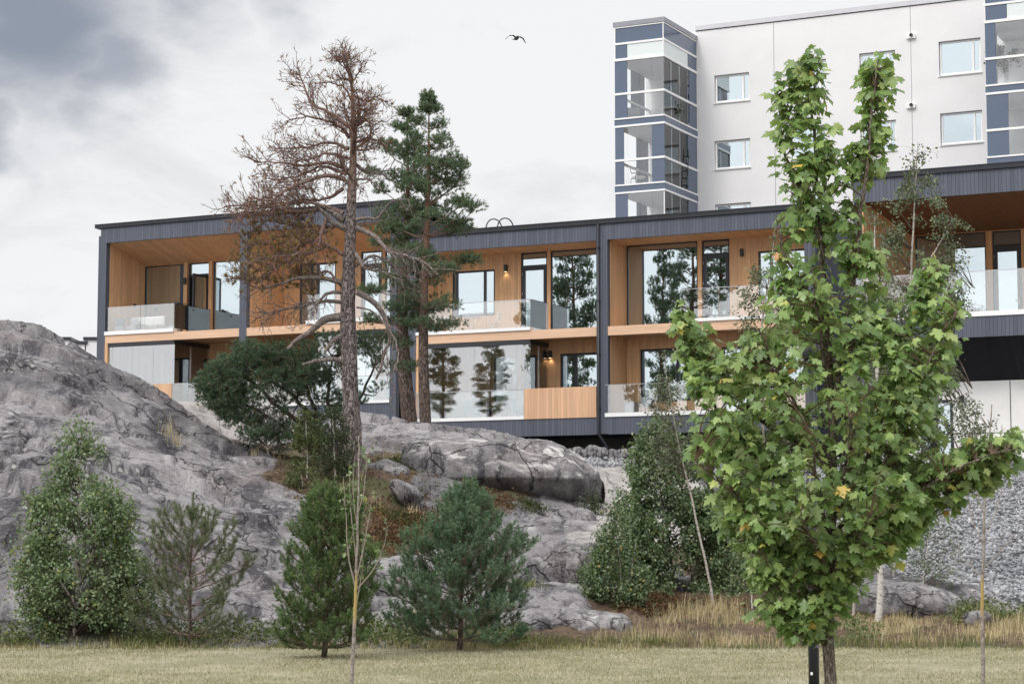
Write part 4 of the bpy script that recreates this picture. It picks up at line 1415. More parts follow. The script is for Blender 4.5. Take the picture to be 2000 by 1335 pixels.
def wicker_chair(label, x, d, z, rz, mat, group):
    t = fthing("lounge_chair", label, "chair", x, d, z, rz, group)
    for y in (-0.26, 0.26):
        for xx in (-0.25, 0.25):
            MB().tube([(xx, y, 0.34), (xx * 1.15, y * 1.1, 0)], [0.02, 0.014], 6).build("leg", M_.black, t)
    MB().box(-0.31, 0.31, -0.31, 0.31, 0.34, 0.44).build("seat", mat, t, bevel=0.03)
    a = np.linspace(-1.15, 1.15, 13)
    vs, fs = [], []
    for r, zz in ((0.33, 0.445), (0.37, 0.66), (0.41, 0.86)):
        for th in a:
            zt = zz - (0.20 * (abs(th) / 1.15) ** 2 if zz > 0.8 else 0)
            for q in (r, r + 0.04): vs.append((-q * math.sin(th), q * math.cos(th), zt))
    n = len(a)
    for j in range(2):
        for k in range(n - 1):
            o = (j * n + k) * 2
            u = o + 2 * n
            fs += [(o, o + 2, u + 2, u), (o + 1, u + 1, u + 3, o + 3)]
    for k in range(n - 1):
        u = (2 * n + k) * 2
        fs.append((u, u + 2, u + 3, u + 1))
    m = MB().add(vs, fs, True)
    m.build("backrest", mat, t)


wicker_chair("left dark wicker lounge chair behind the middle balcony's lower glass", -5.75, 0.75, 6.14, 0.35, M_.fabric_dark, "dark wicker chairs on the lower balcony")
wicker_chair("right dark wicker lounge chair, next to the boarded parapet", -4.25, 0.75, 6.14, -0.3, M_.fabric_dark, "dark wicker chairs on the lower balcony")
t = fthing("side_table", "low dark side table between the two wicker chairs", "table", -5.0, 0.8, 6.14)
MB().lathe([(0.24, 0.36), (0.25, 0.365), (0.25, 0.385), (0.24, 0.39)]).build("tabletop", M_.fabric_dark, t)
MB().lathe([(0.16, 0), (0.15, 0.02), (0.03, 0.05), (0.03, 0.36)]).build("pedestal", M_.black, t)
wicker_chair("blue grey lounge chair behind the lower glass right of the downpipe", 1.35, 0.9, 6.14, -0.6, M_.clay, None)
t = fthing("storage_box", "white storage box on the lower balcony right of the downpipe", "box", 1.1, 0.42, 6.14)
MB().box(-0.2, 0.2, -0.2, 0.2, 0, 0.45).build("box", M_.white, t, bevel=0.02)
MB().box(-0.21, 0.21, -0.21, 0.21, 0.452, 0.49).build("lid", M_.white, t, bevel=0.01)
t = fthing("wire_chair", "thin wire frame chair on the lower balcony, in front of the window", "chair", 2.2, 0.7, 6.14, 0.8)
m = MB()
for y in (-0.23, 0.23):
    m.tube([(-0.25, y, 0), (-0.23, y, 0.43), (0.2, y, 0.43), (0.33, y, 0.83)], 0.010, 6).tube([(0.28, y, 0), (0.2, y, 0.43)], 0.010, 6)
for u in np.linspace(0, 1, 7):
    m.tube([(-0.23, -0.23 + 0.46 * u, 0.43), (0.2, -0.23 + 0.46 * u, 0.43), (0.33, -0.23 + 0.46 * u, 0.83)], 0.005, 4)
m.tube([(0.33, -0.23, 0.83), (0.33, 0.23, 0.83)], 0.010, 6)
m.build("wire_frame", M_.steel, t)
# sofa indoors, behind the wide pane of the fourth home
t = fthing("indoor_sofa", "grey sofa indoors behind the wide upper pane right of the downpipe", "sofa", 1.2, 2.75, 9.45)
MB().box(-0.8, 0.95, -0.4, 0.4, 0.02, 0.42).build("base", M_.fabric_grey, t, bevel=0.03)
MB().box(-0.8, 0.95, 0.405, 0.6, 0.02, 0.82).build("backrest", M_.fabric_grey, t, bevel=0.04)
cushion(MB(), -0.72, -0.2, 0.18, 0.38, 0.43, 0.86).build("cushion", M_.fabric_pale, t)

# corner balconies of the tall building


def tower_thing(name, label, cat, px, d, zf, rz=0.0):
    x = facpix(px, 200, d)[0]
    return tag(empty(name, fac(x, d, zf), FA + rz), label, cat)


ZF1, ZF2 = facpix(1298, 223, 14)[1], facpix(1298, 354, 14)[1]
t = tower_thing("armchair", "grey high-backed armchair on the upper corner balcony of the tall building", "chair", 1232, 15.0, ZF1, 0.5)
MB().box(-0.35, 0.4, -0.3, 0.3, 0.02, 0.44).build("seat", M_.fabric_grey, t, bevel=0.04)
m = MB().prism_x([(0.0, 0.44), (0.0, 0.1), (0.16, 0.1), (0.16, 0.44)], 0, 0.01)
m = MB()
m.add([(-0.38, -0.3, 0.3), (-0.28, -0.3, 0.3), (-0.28, 0.3, 0.3), (-0.38, 0.3, 0.3), (-0.62, -0.27, 1.15), (-0.54, -0.27, 1.15), (-0.54, 0.27, 1.15), (-0.62, 0.27, 1.15)],
      [(0, 3, 2, 1), (4, 5, 6, 7), (0, 1, 5, 4), (1, 2, 6, 5), (2, 3, 7, 6), (3, 0, 4, 7)])
m.build("backrest", M_.fabric_grey, t, bevel=0.03)
for y in (-0.34, 0.34): MB().box(-0.35, 0.4, y - 0.05, y + 0.05, 0.3, 0.60).build("armrest", M_.fabric_grey, t, bevel=0.02)
t = tower_thing("wire_armchair", "curly wire armchair with a pale cushion on the lower corner balcony", "chair", 1246, 15.0, ZF2, 2.4)
m = MB()
for y in (-0.26, 0.26):
    m.tube([(-0.3, y, 0), (-0.26, y, 0.42), (-0.30, y, 0.62), (-0.12, y, 0.66), (0.12, y, 0.62), (0.28, y, 0.80), (0.36, y, 0.98)], 0.014, 6).tube([(0.3, y, 0), (0.22, y, 0.42)], 0.014, 6)
for zz in (0.42, 0.7, 0.98): m.tube([(0.22 + 0.14 * (zz - 0.42) / 0.56, -0.26, zz), (0.22 + 0.14 * (zz - 0.42) / 0.56, 0.26, zz)], 0.012, 6)
m.build("frame", M_.black, t)
MB().box(-0.26, 0.24, -0.25, 0.25, 0.42, 0.5).build("cushion", M_.fabric_pale, t, bevel=0.02)
t = tower_thing("ladder_shelf", "dark ladder shelf by the wall on the lower corner balcony", "shelf", 1334, 16.6, ZF2, 0)
m = MB()
for x in (-0.22, 0.22): m.tube([(x, -0.2, 0), (x, 0.15, 1.9)], 0.018, 6)
m.build("rails", M_.black, t)
m = MB()
for k in range(5): m.box(-0.2, 0.2, -0.18 + k * 0.06, 0.12 + k * 0.045, 0.2 + 0.34 * k, 0.225 + 0.34 * k)
m.build("shelves", M_.black, t)
cu = MB()
n = 60
ys = np.linspace(14.25, 16.8, n)
vs = [(XR1 - 0.17 + 0.035 * math.sin(i * 1.3), y, z) for i, y in enumerate(ys) for z in (ZF2 + 0.05, facpix(1298, 243, 14)[1])]
cu.add(vs, [(2 * k, 2 * k + 2, 2 * k + 3, 2 * k + 1) for k in range(n - 1)], True)
T.part(cu, "curtain", M_.curtain)

# ------------------------------------------------------------------ boulders


def ico(sub):
    import bmesh
    bm = bmesh.new()
    bmesh.ops.create_icosphere(bm, subdivisions=sub, radius=1.0)
    V = np.array([v.co[:] for v in bm.verts])
    F = np.array([[v.index for v in f.verts] for f in bm.faces])
    bm.free()
    return V, F


ICO = {k: ico(k) for k in (2, 4, 6)}


def boulder(label, px, py, Y, size, seed, rz=0.0, lump=0.25, sub=6, box=2.6, name="boulder", mat=None, group=None, facets=0, lean=0.0, sink=0.0, under=0.0):
    V, F = ICO[sub]
    r = (np.abs(V) ** box).sum(1) ** (-1 / box)
    Q = V * r[:, None]
    rs = np.random.default_rng(seed)
    for _ in range(facets):
        n = nrm(rs.normal(size=3)); d = rs.uniform(0.62, 0.85)
        k = Q @ n
        Q = Q - np.maximum(k - d, 0)[:, None] * n * 0.9
    S = np.array(size)
    W = Q * S
    N = nrm(V / S)
    disp = fbm(W / max(size) * 1.3 + seed * 3.7, 3, seed) * lump * min(size) + fbm(W * 2.4 + seed, 4, seed + 5) * 0.045 * min(1, max(size))
    W = W + N * disp[:, None]
    W[:, 2] += lean * W[:, 0]
    if under:
        k = np.clip(-W[:, 2] / size[2], 0, 1)
        W[:, 1] += under * k * (W[:, 1] < 0) * size[1]
    c, s = math.cos(rz), math.sin(rz)
    W = np.c_[c * W[:, 0] - s * W[:, 1], s * W[:, 0] + c * W[:, 1], W[:, 2]]
    o0 = P(px, py, Y)
    o = np_mesh(name, W, F, mat or M_.rock, smooth=True)
    o.location = o0
    return tag(o, label, "rock", group)


boulder("huge rounded grey boulder overhanging a dark hollow below the middle house", 975, 938, 50, (2.45, 2.2, 1.0), 3, -0.08, 0.20, 6, 2.5, lean=-0.10, under=0.75, mat=M_.rock_white)
boulder("speckled angular boulder on the brown heather left of the huge boulder", 791, 970, 45.6, (0.40, 0.42, 0.30), 5, 0.3, 0.15, 4, 2.6, facets=8, lean=-0.45)
boulder("dark mossy boulder between the tall dead pine and the huge boulder", 742, 940, 48, (0.66, 0.7, 0.50), 8, 0.1, 0.25, 6, 2.2)
boulder("smooth grey dome of rock between the blue pine and the birch thicket", 1078, 1132, 38.4, (0.82, 1.2, 0.80), 11, 0.1, 0.16, 6, 2.7)
boulder("sloping grey rock shoulder behind the blue-green pine", 940, 1115, 39.4, (1.05, 1.2, 0.62), 12, 0.0, 0.22, 6, 2.6, lean=-0.10)
boulder("long flat rock slab at the lawn edge right of the blue-green pine", 1090, 1232, 32.8, (1.16, 0.8, 0.36), 14, 0.05, 0.18, 6, 3.0)
boulder("cracked grey rock between the dense green pine and the blue-green pine", 765, 1160, 35.4, (0.70, 0.9, 0.62), 17, 0.2, 0.22, 6, 2.6, facets=3)
boulder("low grey rock just right of the dense pine's foot", 672, 1196, 33.4, (0.62, 0.7, 0.46), 19, 0.0, 0.2, 6, 2.6)
boulder("pale grey block at the foot of the huge boulder's right end", 1128, 1030, 46.8, (0.55, 0.5, 0.42), 22, 0.2, 0.2, 4, 2.8, facets=5)
boulder("large low dark rock behind the maple trunk, under the gravel", 1765, 1186, 35.6, (1.15, 1.0, 0.42), 23, 0.1, 0.2, 6, 2.4, lean=-0.12)
boulder("small round pale stone in the dry grass at the right edge", 1908, 1207, 33.0, (0.22, 0.2, 0.14), 25, 0.0, 0.15, 4, 2.3)
boulder("small pale stone at the foot of the low bushy pine", 545, 920, 47.5, (0.18, 0.2, 0.11), 27, 0.0, 0.2, 4, 2.4)
boulder("small rounded stone on the rock ledge below the grey dome", 1040, 1181, 34.6, (0.13, 0.12, 0.07), 28, 0.0, 0.2, 4, 2.4)
for k, px in enumerate((1072, 1088, 1110, 1128, 1146, 1160, 1176, 1200, 1222, 1240)):
    boulder("rough broken blasting stone in the row under the middle house", px, 884 + (k * 7) % 5, 68.3, (0.20 + 0.05 * (k % 3), 0.25, 0.16 + 0.04 * (k * 3 % 4)), 40 + k, k * 0.7, 0.2, 4, 2.6,
            name="stone", group="row of blasting stones under the middle house", facets=8)
boulder("flat reddish stone on the ledge above the grey dome", 1140, 1068, 42, (0.36, 0.3, 0.13), 60, 0.1, 0.2, 4, 2.6, facets=4)


def gravel_stones():
    V, F = ICO[2]
    V, F = ico(1)
    n = 34000
    u = rng.uniform(1060, 2080, n * 3)
    Y = rng.uniform(37, 69.5, n * 3)
    X = (u - 1000) / 4000 * Y
    W = surf_weights(X, Y)
    ok = W['g'] + 0.12 * rng.normal(size=X.size) > 0.52
    X, Y = X[ok][:n], Y[ok][:n]
    Z = hill_z(X, Y)
    n = len(X)
    s = rng.uniform(0.016, 0.046, n) * np.where(rng.random(n) < 0.04, 1.9, 1)
    sc = rng.uniform(0.6, 1.3, (n, 1, 3)) * s[:, None, None]
    jit = rng.uniform(0.75, 1.2, (n, len(V), 1))
    a = rng.uniform(0, 6.28, n)
    Q = V[None] * jit * sc
    c, s_ = np.cos(a)[:, None], np.sin(a)[:, None]
    Q = np.stack([c * Q[..., 0] - s_ * Q[..., 1], s_ * Q[..., 0] + c * Q[..., 1], Q[..., 2]], -1)
    Q = Q + np.stack([X, Y, Z + 0.01], -1)[:, None, :]
    FF = (F[None] + (np.arange(n) * len(V))[:, None, None]).reshape(-1, 3)
    t = NT("crushed_stone")
    g = t.n("NewGeometry")
    c_ = t.ramp(g.outputs["Random Per Island"], (0.0, (0.19, 0.192, 0.205)), (0.6, (0.30, 0.303, 0.32)), (1.0, (0.43, 0.432, 0.44)))
    m = t.done(t.pbr(c_, 0.9, 0.15))
    tag(np_mesh("gravel", Q.reshape(-1, 3), FF, m), kind="stuff")


gravel_stones()

# ------------------------------------------------------------------ trees
def leaves(name, TV, TF, pos, dirs, nor, size, mat, parent, origin, smooth=False):
    y = nrm(dirs)
    z = nor - (nor * y).sum(-1, keepdims=True) * y
    z = nrm(z)
    x = np.cross(y, z)
    S = np.asarray(size)[:, None, None]
    V = pos[:, None, :] + S * (x[:, None, :] * TV[None, :, 0:1] + y[:, None, :] * TV[None, :, 1:2] + z[:, None, :] * TV[None, :, 2:3])
    F = (TF[None] + (np.arange(len(pos)) * len(TV))[:, None, None]).reshape(-1, TF.shape[1])
    return np_mesh(name, V.reshape(-1, 3), F, mat, parent, smooth, origin=origin)


def needles(name, S0, S1, k, ln, wd, mat, parent, origin, fwd=0.55, tip=0.35):
    """k needles round every shoot S0->S1"""
    n = len(S0)
    ax = nrm(S1 - S0)
    L = np.linalg.norm(S1 - S0, axis=1)
    t = rng.uniform(0, 1, (n, k)) ** 0.8
    base = S0[:, None] + (S1 - S0)[:, None] * t[..., None]
    rd = rng.normal(size=(n, k, 3))
    rd -= (rd * ax[:, None]).sum(-1, keepdims=True) * ax[:, None]
    rd = nrm(rd)
    d = nrm(rd + ax[:, None] * (fwd + tip * t[..., None]) + 0.15 * rng.normal(size=(n, k, 3)))
    l = ln * rng.uniform(0.7, 1.15, (n, k, 1))
    side = nrm(np.cross(d, rng.normal(size=(n, k, 3)))) * wd * 0.5
    V = np.stack([base - side, base + side, base + d * l], 2).reshape(-1, 3)
    F = np.arange(len(V)).reshape(-1, 3)
    return np_mesh(name, V, F, mat, parent, origin=origin)


def rdir(n=None):
    return nrm(rng.normal(size=3 if n is None else (n, 3)))


def curve(p, d, L, n=6, up=0.0, wig=0.15):
    pts = [np.array(p, float)]
    d = nrm(d)
    for i in range(n):
        d = nrm(d + UP * up / n + wig * rng.normal(size=3) * 0.5)
        pts.append(pts[-1] + d * L / n)
    return np.array(pts)


def smooth_pl(pts, n):
    """Catmull-Rom through the points, n samples"""
    pts = np.asarray(pts, float)
    if len(pts) == 2: return pts[0] + (pts[1] - pts[0]) * np.linspace(0, 1, n)[:, None]
    Q = np.vstack([2 * pts[0] - pts[1], pts, 2 * pts[-1] - pts[-2]])
    u = np.linspace(0, len(pts) - 1 - 1e-6, n)
    i = u.astype(int)
    f = (u - i)[:, None]
    p0, p1, p2, p3 = Q[i], Q[i + 1], Q[i + 2], Q[i + 3]
    return 0.5 * (2 * p1 + (p2 - p0) * f + (2 * p0 - 5 * p1 + 4 * p2 - p3) * f ** 2 + (3 * p1 - p0 - 3 * p2 + p3) * f ** 3)


def pxline(pts, Y, dy=0.0, n=14, wig=0.0):
    m = len(pts)
    q = np.array([P(a, b, Y + dy * i / max(1, m - 1)) for i, (a, b) in enumerate(pts)])
    q = smooth_pl(q, n)
    if wig: q[1:] += wig * rng.normal(size=(n - 1, 3)) * np.linspace(0.3, 1, n - 1)[:, None]
    return q


def at(poly, t):
    i = t * (len(poly) - 1)
    k = min(int(i), len(poly) - 2)
    return poly[k] + (poly[k + 1] - poly[k]) * (i - k)


def tan(poly, t):
    k = min(int(t * (len(poly) - 1)), len(poly) - 2)
    return nrm(poly[k + 1] - poly[k])


def tree(name, label, cat, base, group=None):
    e = empty(name, base)
    return tag(e, label, cat, group), np.asarray(base, float)


M_.pine_bark = mat_bark("pine_bark", (0.045, 0.036, 0.035), (0.255, 0.213, 0.203), 9.0, 0.40, 1.0, (0.30, 0.19, 0.135), (6.0, 8.2))
M_.pine_bark2 = mat_bark("young_pine_bark", (0.035, 0.028, 0.026), (0.17, 0.125, 0.105), 9.0, 0.35, 0.9, (0.25, 0.145, 0.10), (3.5, 6.5))
M_.dead_wood = mat_bark("dead_branch_bark", (0.085, 0.066, 0.060), (0.30, 0.255, 0.235), 12, 0.5, 0.6)
M_.twig = mat_bark("red_brown_twig_bark", (0.075, 0.050, 0.046), (0.30, 0.20, 0.175), 12, 0.5, 0.4)
M_.birch_bark = mat_bark("white_birch_bark", (0.05, 0.043, 0.038), (0.52, 0.49, 0.455), 3.4, 2.6, 0.3, warp=1.5, lo=0.24, hi=0.36)
M_.thin_bark = mat_bark("dark_thin_bark", (0.05, 0.038, 0.032), (0.17, 0.13, 0.11), 14, 0.5, 0.4)
M_.maple_bark = mat_bark("maple_bark", (0.055, 0.042, 0.034), (0.21, 0.175, 0.145), 14, 0.3, 0.7)
M_.brown_needles = mat_leaf("dead_brown_needles", ((0.0, (0.13, 0.075, 0.055)), (0.5, (0.27, 0.145, 0.08)), (1.0, (0.38, 0.25, 0.12))), 0.2, 0.7, 0.1)
M_.needles = mat_leaf("pine_needles", ((0.0, (0.065, 0.103, 0.055)), (0.6, (0.124, 0.175, 0.100)), (1.0, (0.204, 0.250, 0.144))), 0.2, 0.5, 0.3)
M_.needles_dark = mat_leaf("dark_pine_needles", ((0.0, (0.040, 0.072, 0.042)), (0.6, (0.081, 0.129, 0.075)), (0.97, (0.131, 0.179, 0.100)), (1.0, (0.437, 0.229, 0.075))), 0.15, 0.5, 0.3)
M_.needles_blue = mat_leaf("blue_green_pine_needles", ((0.0, (0.067, 0.118, 0.074)), (0.6, (0.127, 0.204, 0.128)), (1.0, (0.217, 0.294, 0.184))), 0.25, 0.45, 0.35)
M_.needles_fresh = mat_leaf("fresh_green_pine_needles", ((0.0, (0.058, 0.103, 0.042)), (0.6, (0.116, 0.183, 0.072)), (1.0, (0.218, 0.272, 0.106))), 0.25, 0.45, 0.3)
M_.needles_olive = mat_leaf("olive_pine_needles", ((0.0, (0.078, 0.104, 0.058)), (0.6, (0.150, 0.182, 0.109)), (1.0, (0.260, 0.267, 0.167))), 0.25, 0.45, 0.3)


def clump_shoots(c, R, n, ln, flat=0.6, upb=0.55):
    """shoots of one foliage pad: spread through a flattened ball, pointing outward and up"""
    d = rdir(n)
    r = rng.uniform(0.25, 1.0, n) ** 0.6
    off = d * r[:, None] * R
    off[:, 2] *= flat
    p = c + off
    dd = nrm(d * 0.8 + UP * upb + 0.35 * rng.normal(size=(n, 3)))
    l = ln * rng.uniform(0.6, 1.2, (n, 1))
    return p, p + dd * l


# ---- tall dying pine in the middle
def dying_pine():
    Y = 47.0
    base = P(692, 918, Y)
    base[2] = gz(base[0], Y) - 0.15
    t, o = tree("pine_tree", "tall half-dead pine with bare twisted branches and rusty brown needles", "tree", base)
    tp = [(692, 925), (686, 800), (680, 640), (680, 560), (684, 470), (687, 380), (690, 300), (690, 230), (687, 170), (679, 125), (675, 100)]
    trunk = pxline(tp, Y, 0, 40)
    trunk[0] = base
    rad = np.interp(np.linspace(0, 1, 40), np.linspace(0, 1, 11), [0.26, 0.20, 0.175, 0.165, 0.135, 0.108, 0.080, 0.055, 0.034, 0.018, 0.008])
    rad = rad * (1 + 0.04 * rng.normal(size=40))
    tb = TB(); tb.add(trunk, rad, 16)
    tb.build("trunk", M_.pine_bark, t, o)
    B = [  # pixels, radius at the root, depth run, kind: b bare, n needles, amount of twigs
        ([(688, 251), (660, 232), (634, 215), (604, 197), (593, 165), (580, 138)], .055, .5, 't', 1.2),
        ([(689, 200), (675, 175), (655, 165), (625, 160)], .03, -.4, 't', 1),
        ([(686, 165), (700, 140), (712, 118)], .02, .2, 't', 1), ([(682, 140), (665, 125), (655, 112)], .015, -.2, 't', 1),
        ([(683, 269), (665, 248), (634, 235), (598, 228), (557, 238)], .05, -.7, 't', 1.2),
        ([(681, 291), (643, 278), (598, 287), (544, 290)], .045, .6, 't', 1.2),
        ([(683, 310), (640, 300), (600, 312), (552, 310)], .04, -.4, 't', 1),
        ([(679, 332), (643, 318), (598, 323), (548, 318), (499, 318)], .055, .3, 'n', 1.3),
        ([(674, 350), (638, 343), (607, 350), (566, 368), (530, 390), (485, 386)], .06, -.8, 'n', 1.3),
        ([(676, 340), (630, 325), (580, 345), (520, 352)], .045, .9, 'n', 1.2),
        ([(670, 368), (652, 381), (629, 390), (580, 392), (520, 400)], .05, .6, 'n', 1.1),
        ([(670, 417), (634, 405), (598, 413), (560, 412), (490, 399), (438, 404)], .07, .2, 'n', 1.6),
        ([(640, 406), (600, 395), (550, 400), (490, 410), (450, 418)], .04, -.5, 'n', 1.5),
        ([(650, 445), (610, 440), (570, 440), (520, 430), (480, 440)], .04, .7, 'g', 1.5), ([(640, 480), (590, 500), (540, 520), (500, 545), (470, 540)], .04, -.7, 'g', 1.5),
        ([(668, 560), (640, 530), (600, 540), (560, 530)], .035, .5, 'g', 1.3),
        ([(676, 446), (655, 438), (638, 422), (622, 405), (611, 393)], .085, -.5, 'b', 0.25),
        ([(672, 430), (655, 420), (640, 408)], .10, -.2, 's', 0),
        ([(640, 424), (628, 450), (620, 480), (595, 492), (560, 500), (500, 505)], .05, -.9, 'g', 1.3),
        ([(655, 440), (630, 455), (585, 450), (530, 470), (480, 480)], .05, .5, 'g', 1.3),
        ([(676, 500), (640, 480), (600, 470), (540, 520), (490, 530)], .05, -.3, 'g', 1.3),
        ([(670, 552), (625, 543), (584, 543), (548, 554), (512, 565), (485, 557)], .065, -.5, 'b', 0.45),
        ([(670, 570), (638, 574), (616, 597), (612, 620)], .05, -.6, 'b', 0.9),
        ([(670, 590), (630, 588), (590, 597), (545, 605), (503, 619)], .05, -.2, 'd', 2.2),
        ([(665, 619), (634, 624), (615, 640), (585, 660), (560, 682)], .105, -.5, 's', 0.15),
        ([(668, 655), (648, 668), (632, 690)], .08, -.2, 's', 0.0),
        ([(668, 705), (640, 700), (610, 707), (590, 712)], .07, -.4, 's', 0.1),
        ([(692, 188), (715, 197), (735, 190), (757, 201)], .03, .4, 't', 1.1), ([(692, 222), (710, 214), (740, 222)], .028, -.4, 't', 1),
        ([(694, 246), (715, 237), (750, 237)], .035, .2, 't', 1.1), ([(694, 278), (724, 270), (755, 288)], .04, -.5, 't', 1),
        ([(697, 323), (715, 335), (740, 338), (765, 326)], .05, .5, 'b', 0.9), ([(697, 350), (720, 352), (745, 370)], .03, -.5, 'b', 0.8),
        ([(692, 430), (712, 425), (735, 427), (752, 410), (765, 393), (800, 390)], .05, -.6, 'b', 0.5),
        ([(692, 440), (720, 438), (752, 428)], .03, .3, 'b', .5),
        ([(694, 444), (733, 462), (755, 488), (790, 498), (830, 512), (852, 535)], .07, -.8, 'd', 1.5),
        ([(692, 494), (706, 512), (712, 523), (742, 530), (790, 550)], .06, -.7, 'd', 1.5),
        ([(694, 520), (730, 500), (770, 520), (812, 560)], .04, .2, 'd', 1.3),
        ([(697, 570), (733, 592), (750, 620), (762, 660), (750, 690), (735, 740)], .075, .3, 's', .3),
        ([(697, 600), (730, 610), (770, 660), (778, 700), (768, 725)], .025, -.8, 'b', .4),
        ([(760, 725), (765, 745), (770, 765), (763, 785), (772, 805)], .018, .0, 's', .0),
    ]
    bare, brown0, brown1, gold0, gold1 = TB(), [], [], [], []
    tw = TB()
    # a few more boughs run towards and away from the viewer
    for _ in range(16):
        tt = rng.uniform(0.52, 0.94)
        p = at(trunk, tt)
        a = rng.choice((-1, 1)) * math.pi / 2 + rng.normal() * 0.5
        L = rng.uniform(0.5, 1.0) * (2.4 - 1.9 * max(0, (tt - 0.5)) / 0.5)
        B.append((curve(p, (math.cos(a), math.sin(a), 0.25), L, 10, 0.3, 0.3), 0.035, 0, 'n' if tt < 0.8 else 't', 1.0))
    for pts, r0, dy, kind, amt in B:
        amt *= 1.15
        poly = pts if isinstance(pts, np.ndarray) else pxline(pts, Y, dy, 16, 0.018)
        L = np.linalg.norm(np.diff(poly, axis=0), axis=1).sum()
        endr = 0.35 if kind == 's' else 0.18
        (bare if kind in 'bsd' else tw).add(poly, np.linspace(r0, max(0.011, r0 * endr), len(poly)), 7)
        nb = int(amt * L * (9 if kind in 'tng' else 7)) if amt else 0
        for _ in range(nb):
            u = rng.uniform(0.22, 1.0)
            p, d = at(poly, u), tan(poly, u)
            perp = nrm(np.cross(d, rdir()))
            l = L * rng.uniform(0.14, 0.34) * (1.15 - 0.5 * u) + 0.12
            sub = curve(p, d * 0.75 + perp * 0.9 + UP * (0.15 if kind in 'tn' else -0.15), l, 5, 0.35 if kind in 'tng' else -0.2, 0.4)
            tgt = bare if kind in 'bd' else tw
            tgt.add(sub, np.linspace(0.011, 0.005, 6), 4)
            for _2 in range(rng.integers(3, 6)):
                v = rng.uniform(0.25, 1)
                q, e = at(sub, v), tan(sub, v)
                s2 = curve(q, e * 0.7 + nrm(np.cross(e, rdir())) * 0.9 + UP * 0.1, rng.uniform(0.10, 0.32), 3, 0.3, 0.45)
                tgt.add(s2, np.linspace(0.0070, 0.0035, 4), 3)
                if kind == 't' and rng.random() < 0.28 or kind == 'n' and rng.random() < 0.62:
                    brown0.append(s2[-2]); brown1.append(s2[-1])
                if kind == 'g' and rng.random() < 0.55:
                    gold0.append(s2[-2]); gold1.append(s2[-1] + UP * 0.03)
                if kind in 'tng':
                    for _3 in range(2):
                        e3 = tan(s2, 0.8)
                        s3 = curve(at(s2, rng.uniform(0.4, 1)), e3 + 0.9 * rdir(), rng.uniform(0.07, 0.16), 2, 0.2, 0.3)
                        tgt.add(s3, (0.0045, 0.004, 0.003), 3)
    bare.build("bare_branches", M_.dead_wood, t, o)
    tw.build("branches", M_.twig, t, o)
    b0, b1 = np.array(brown0), np.array(brown1)
    needles("brown_needles", b0, b1, 12, 0.055, 0.014, M_.brown_needles, t, o, 0.5)
    g0, g1 = np.array(gold0), np.array(gold1)
    gm = mat_leaf("golden_brown_needles", ((0.0, (0.16, 0.10, 0.045)), (0.55, (0.30, 0.20, 0.085)), (0.85, (0.36, 0.28, 0.14)), (1.0, (0.11, 0.15, 0.08))), 0.25, 0.7, 0.1)
    needles("golden_needles", g0, g1, 26, 0.085, 0.019, gm, t, o, 0.5)


dying_pine()


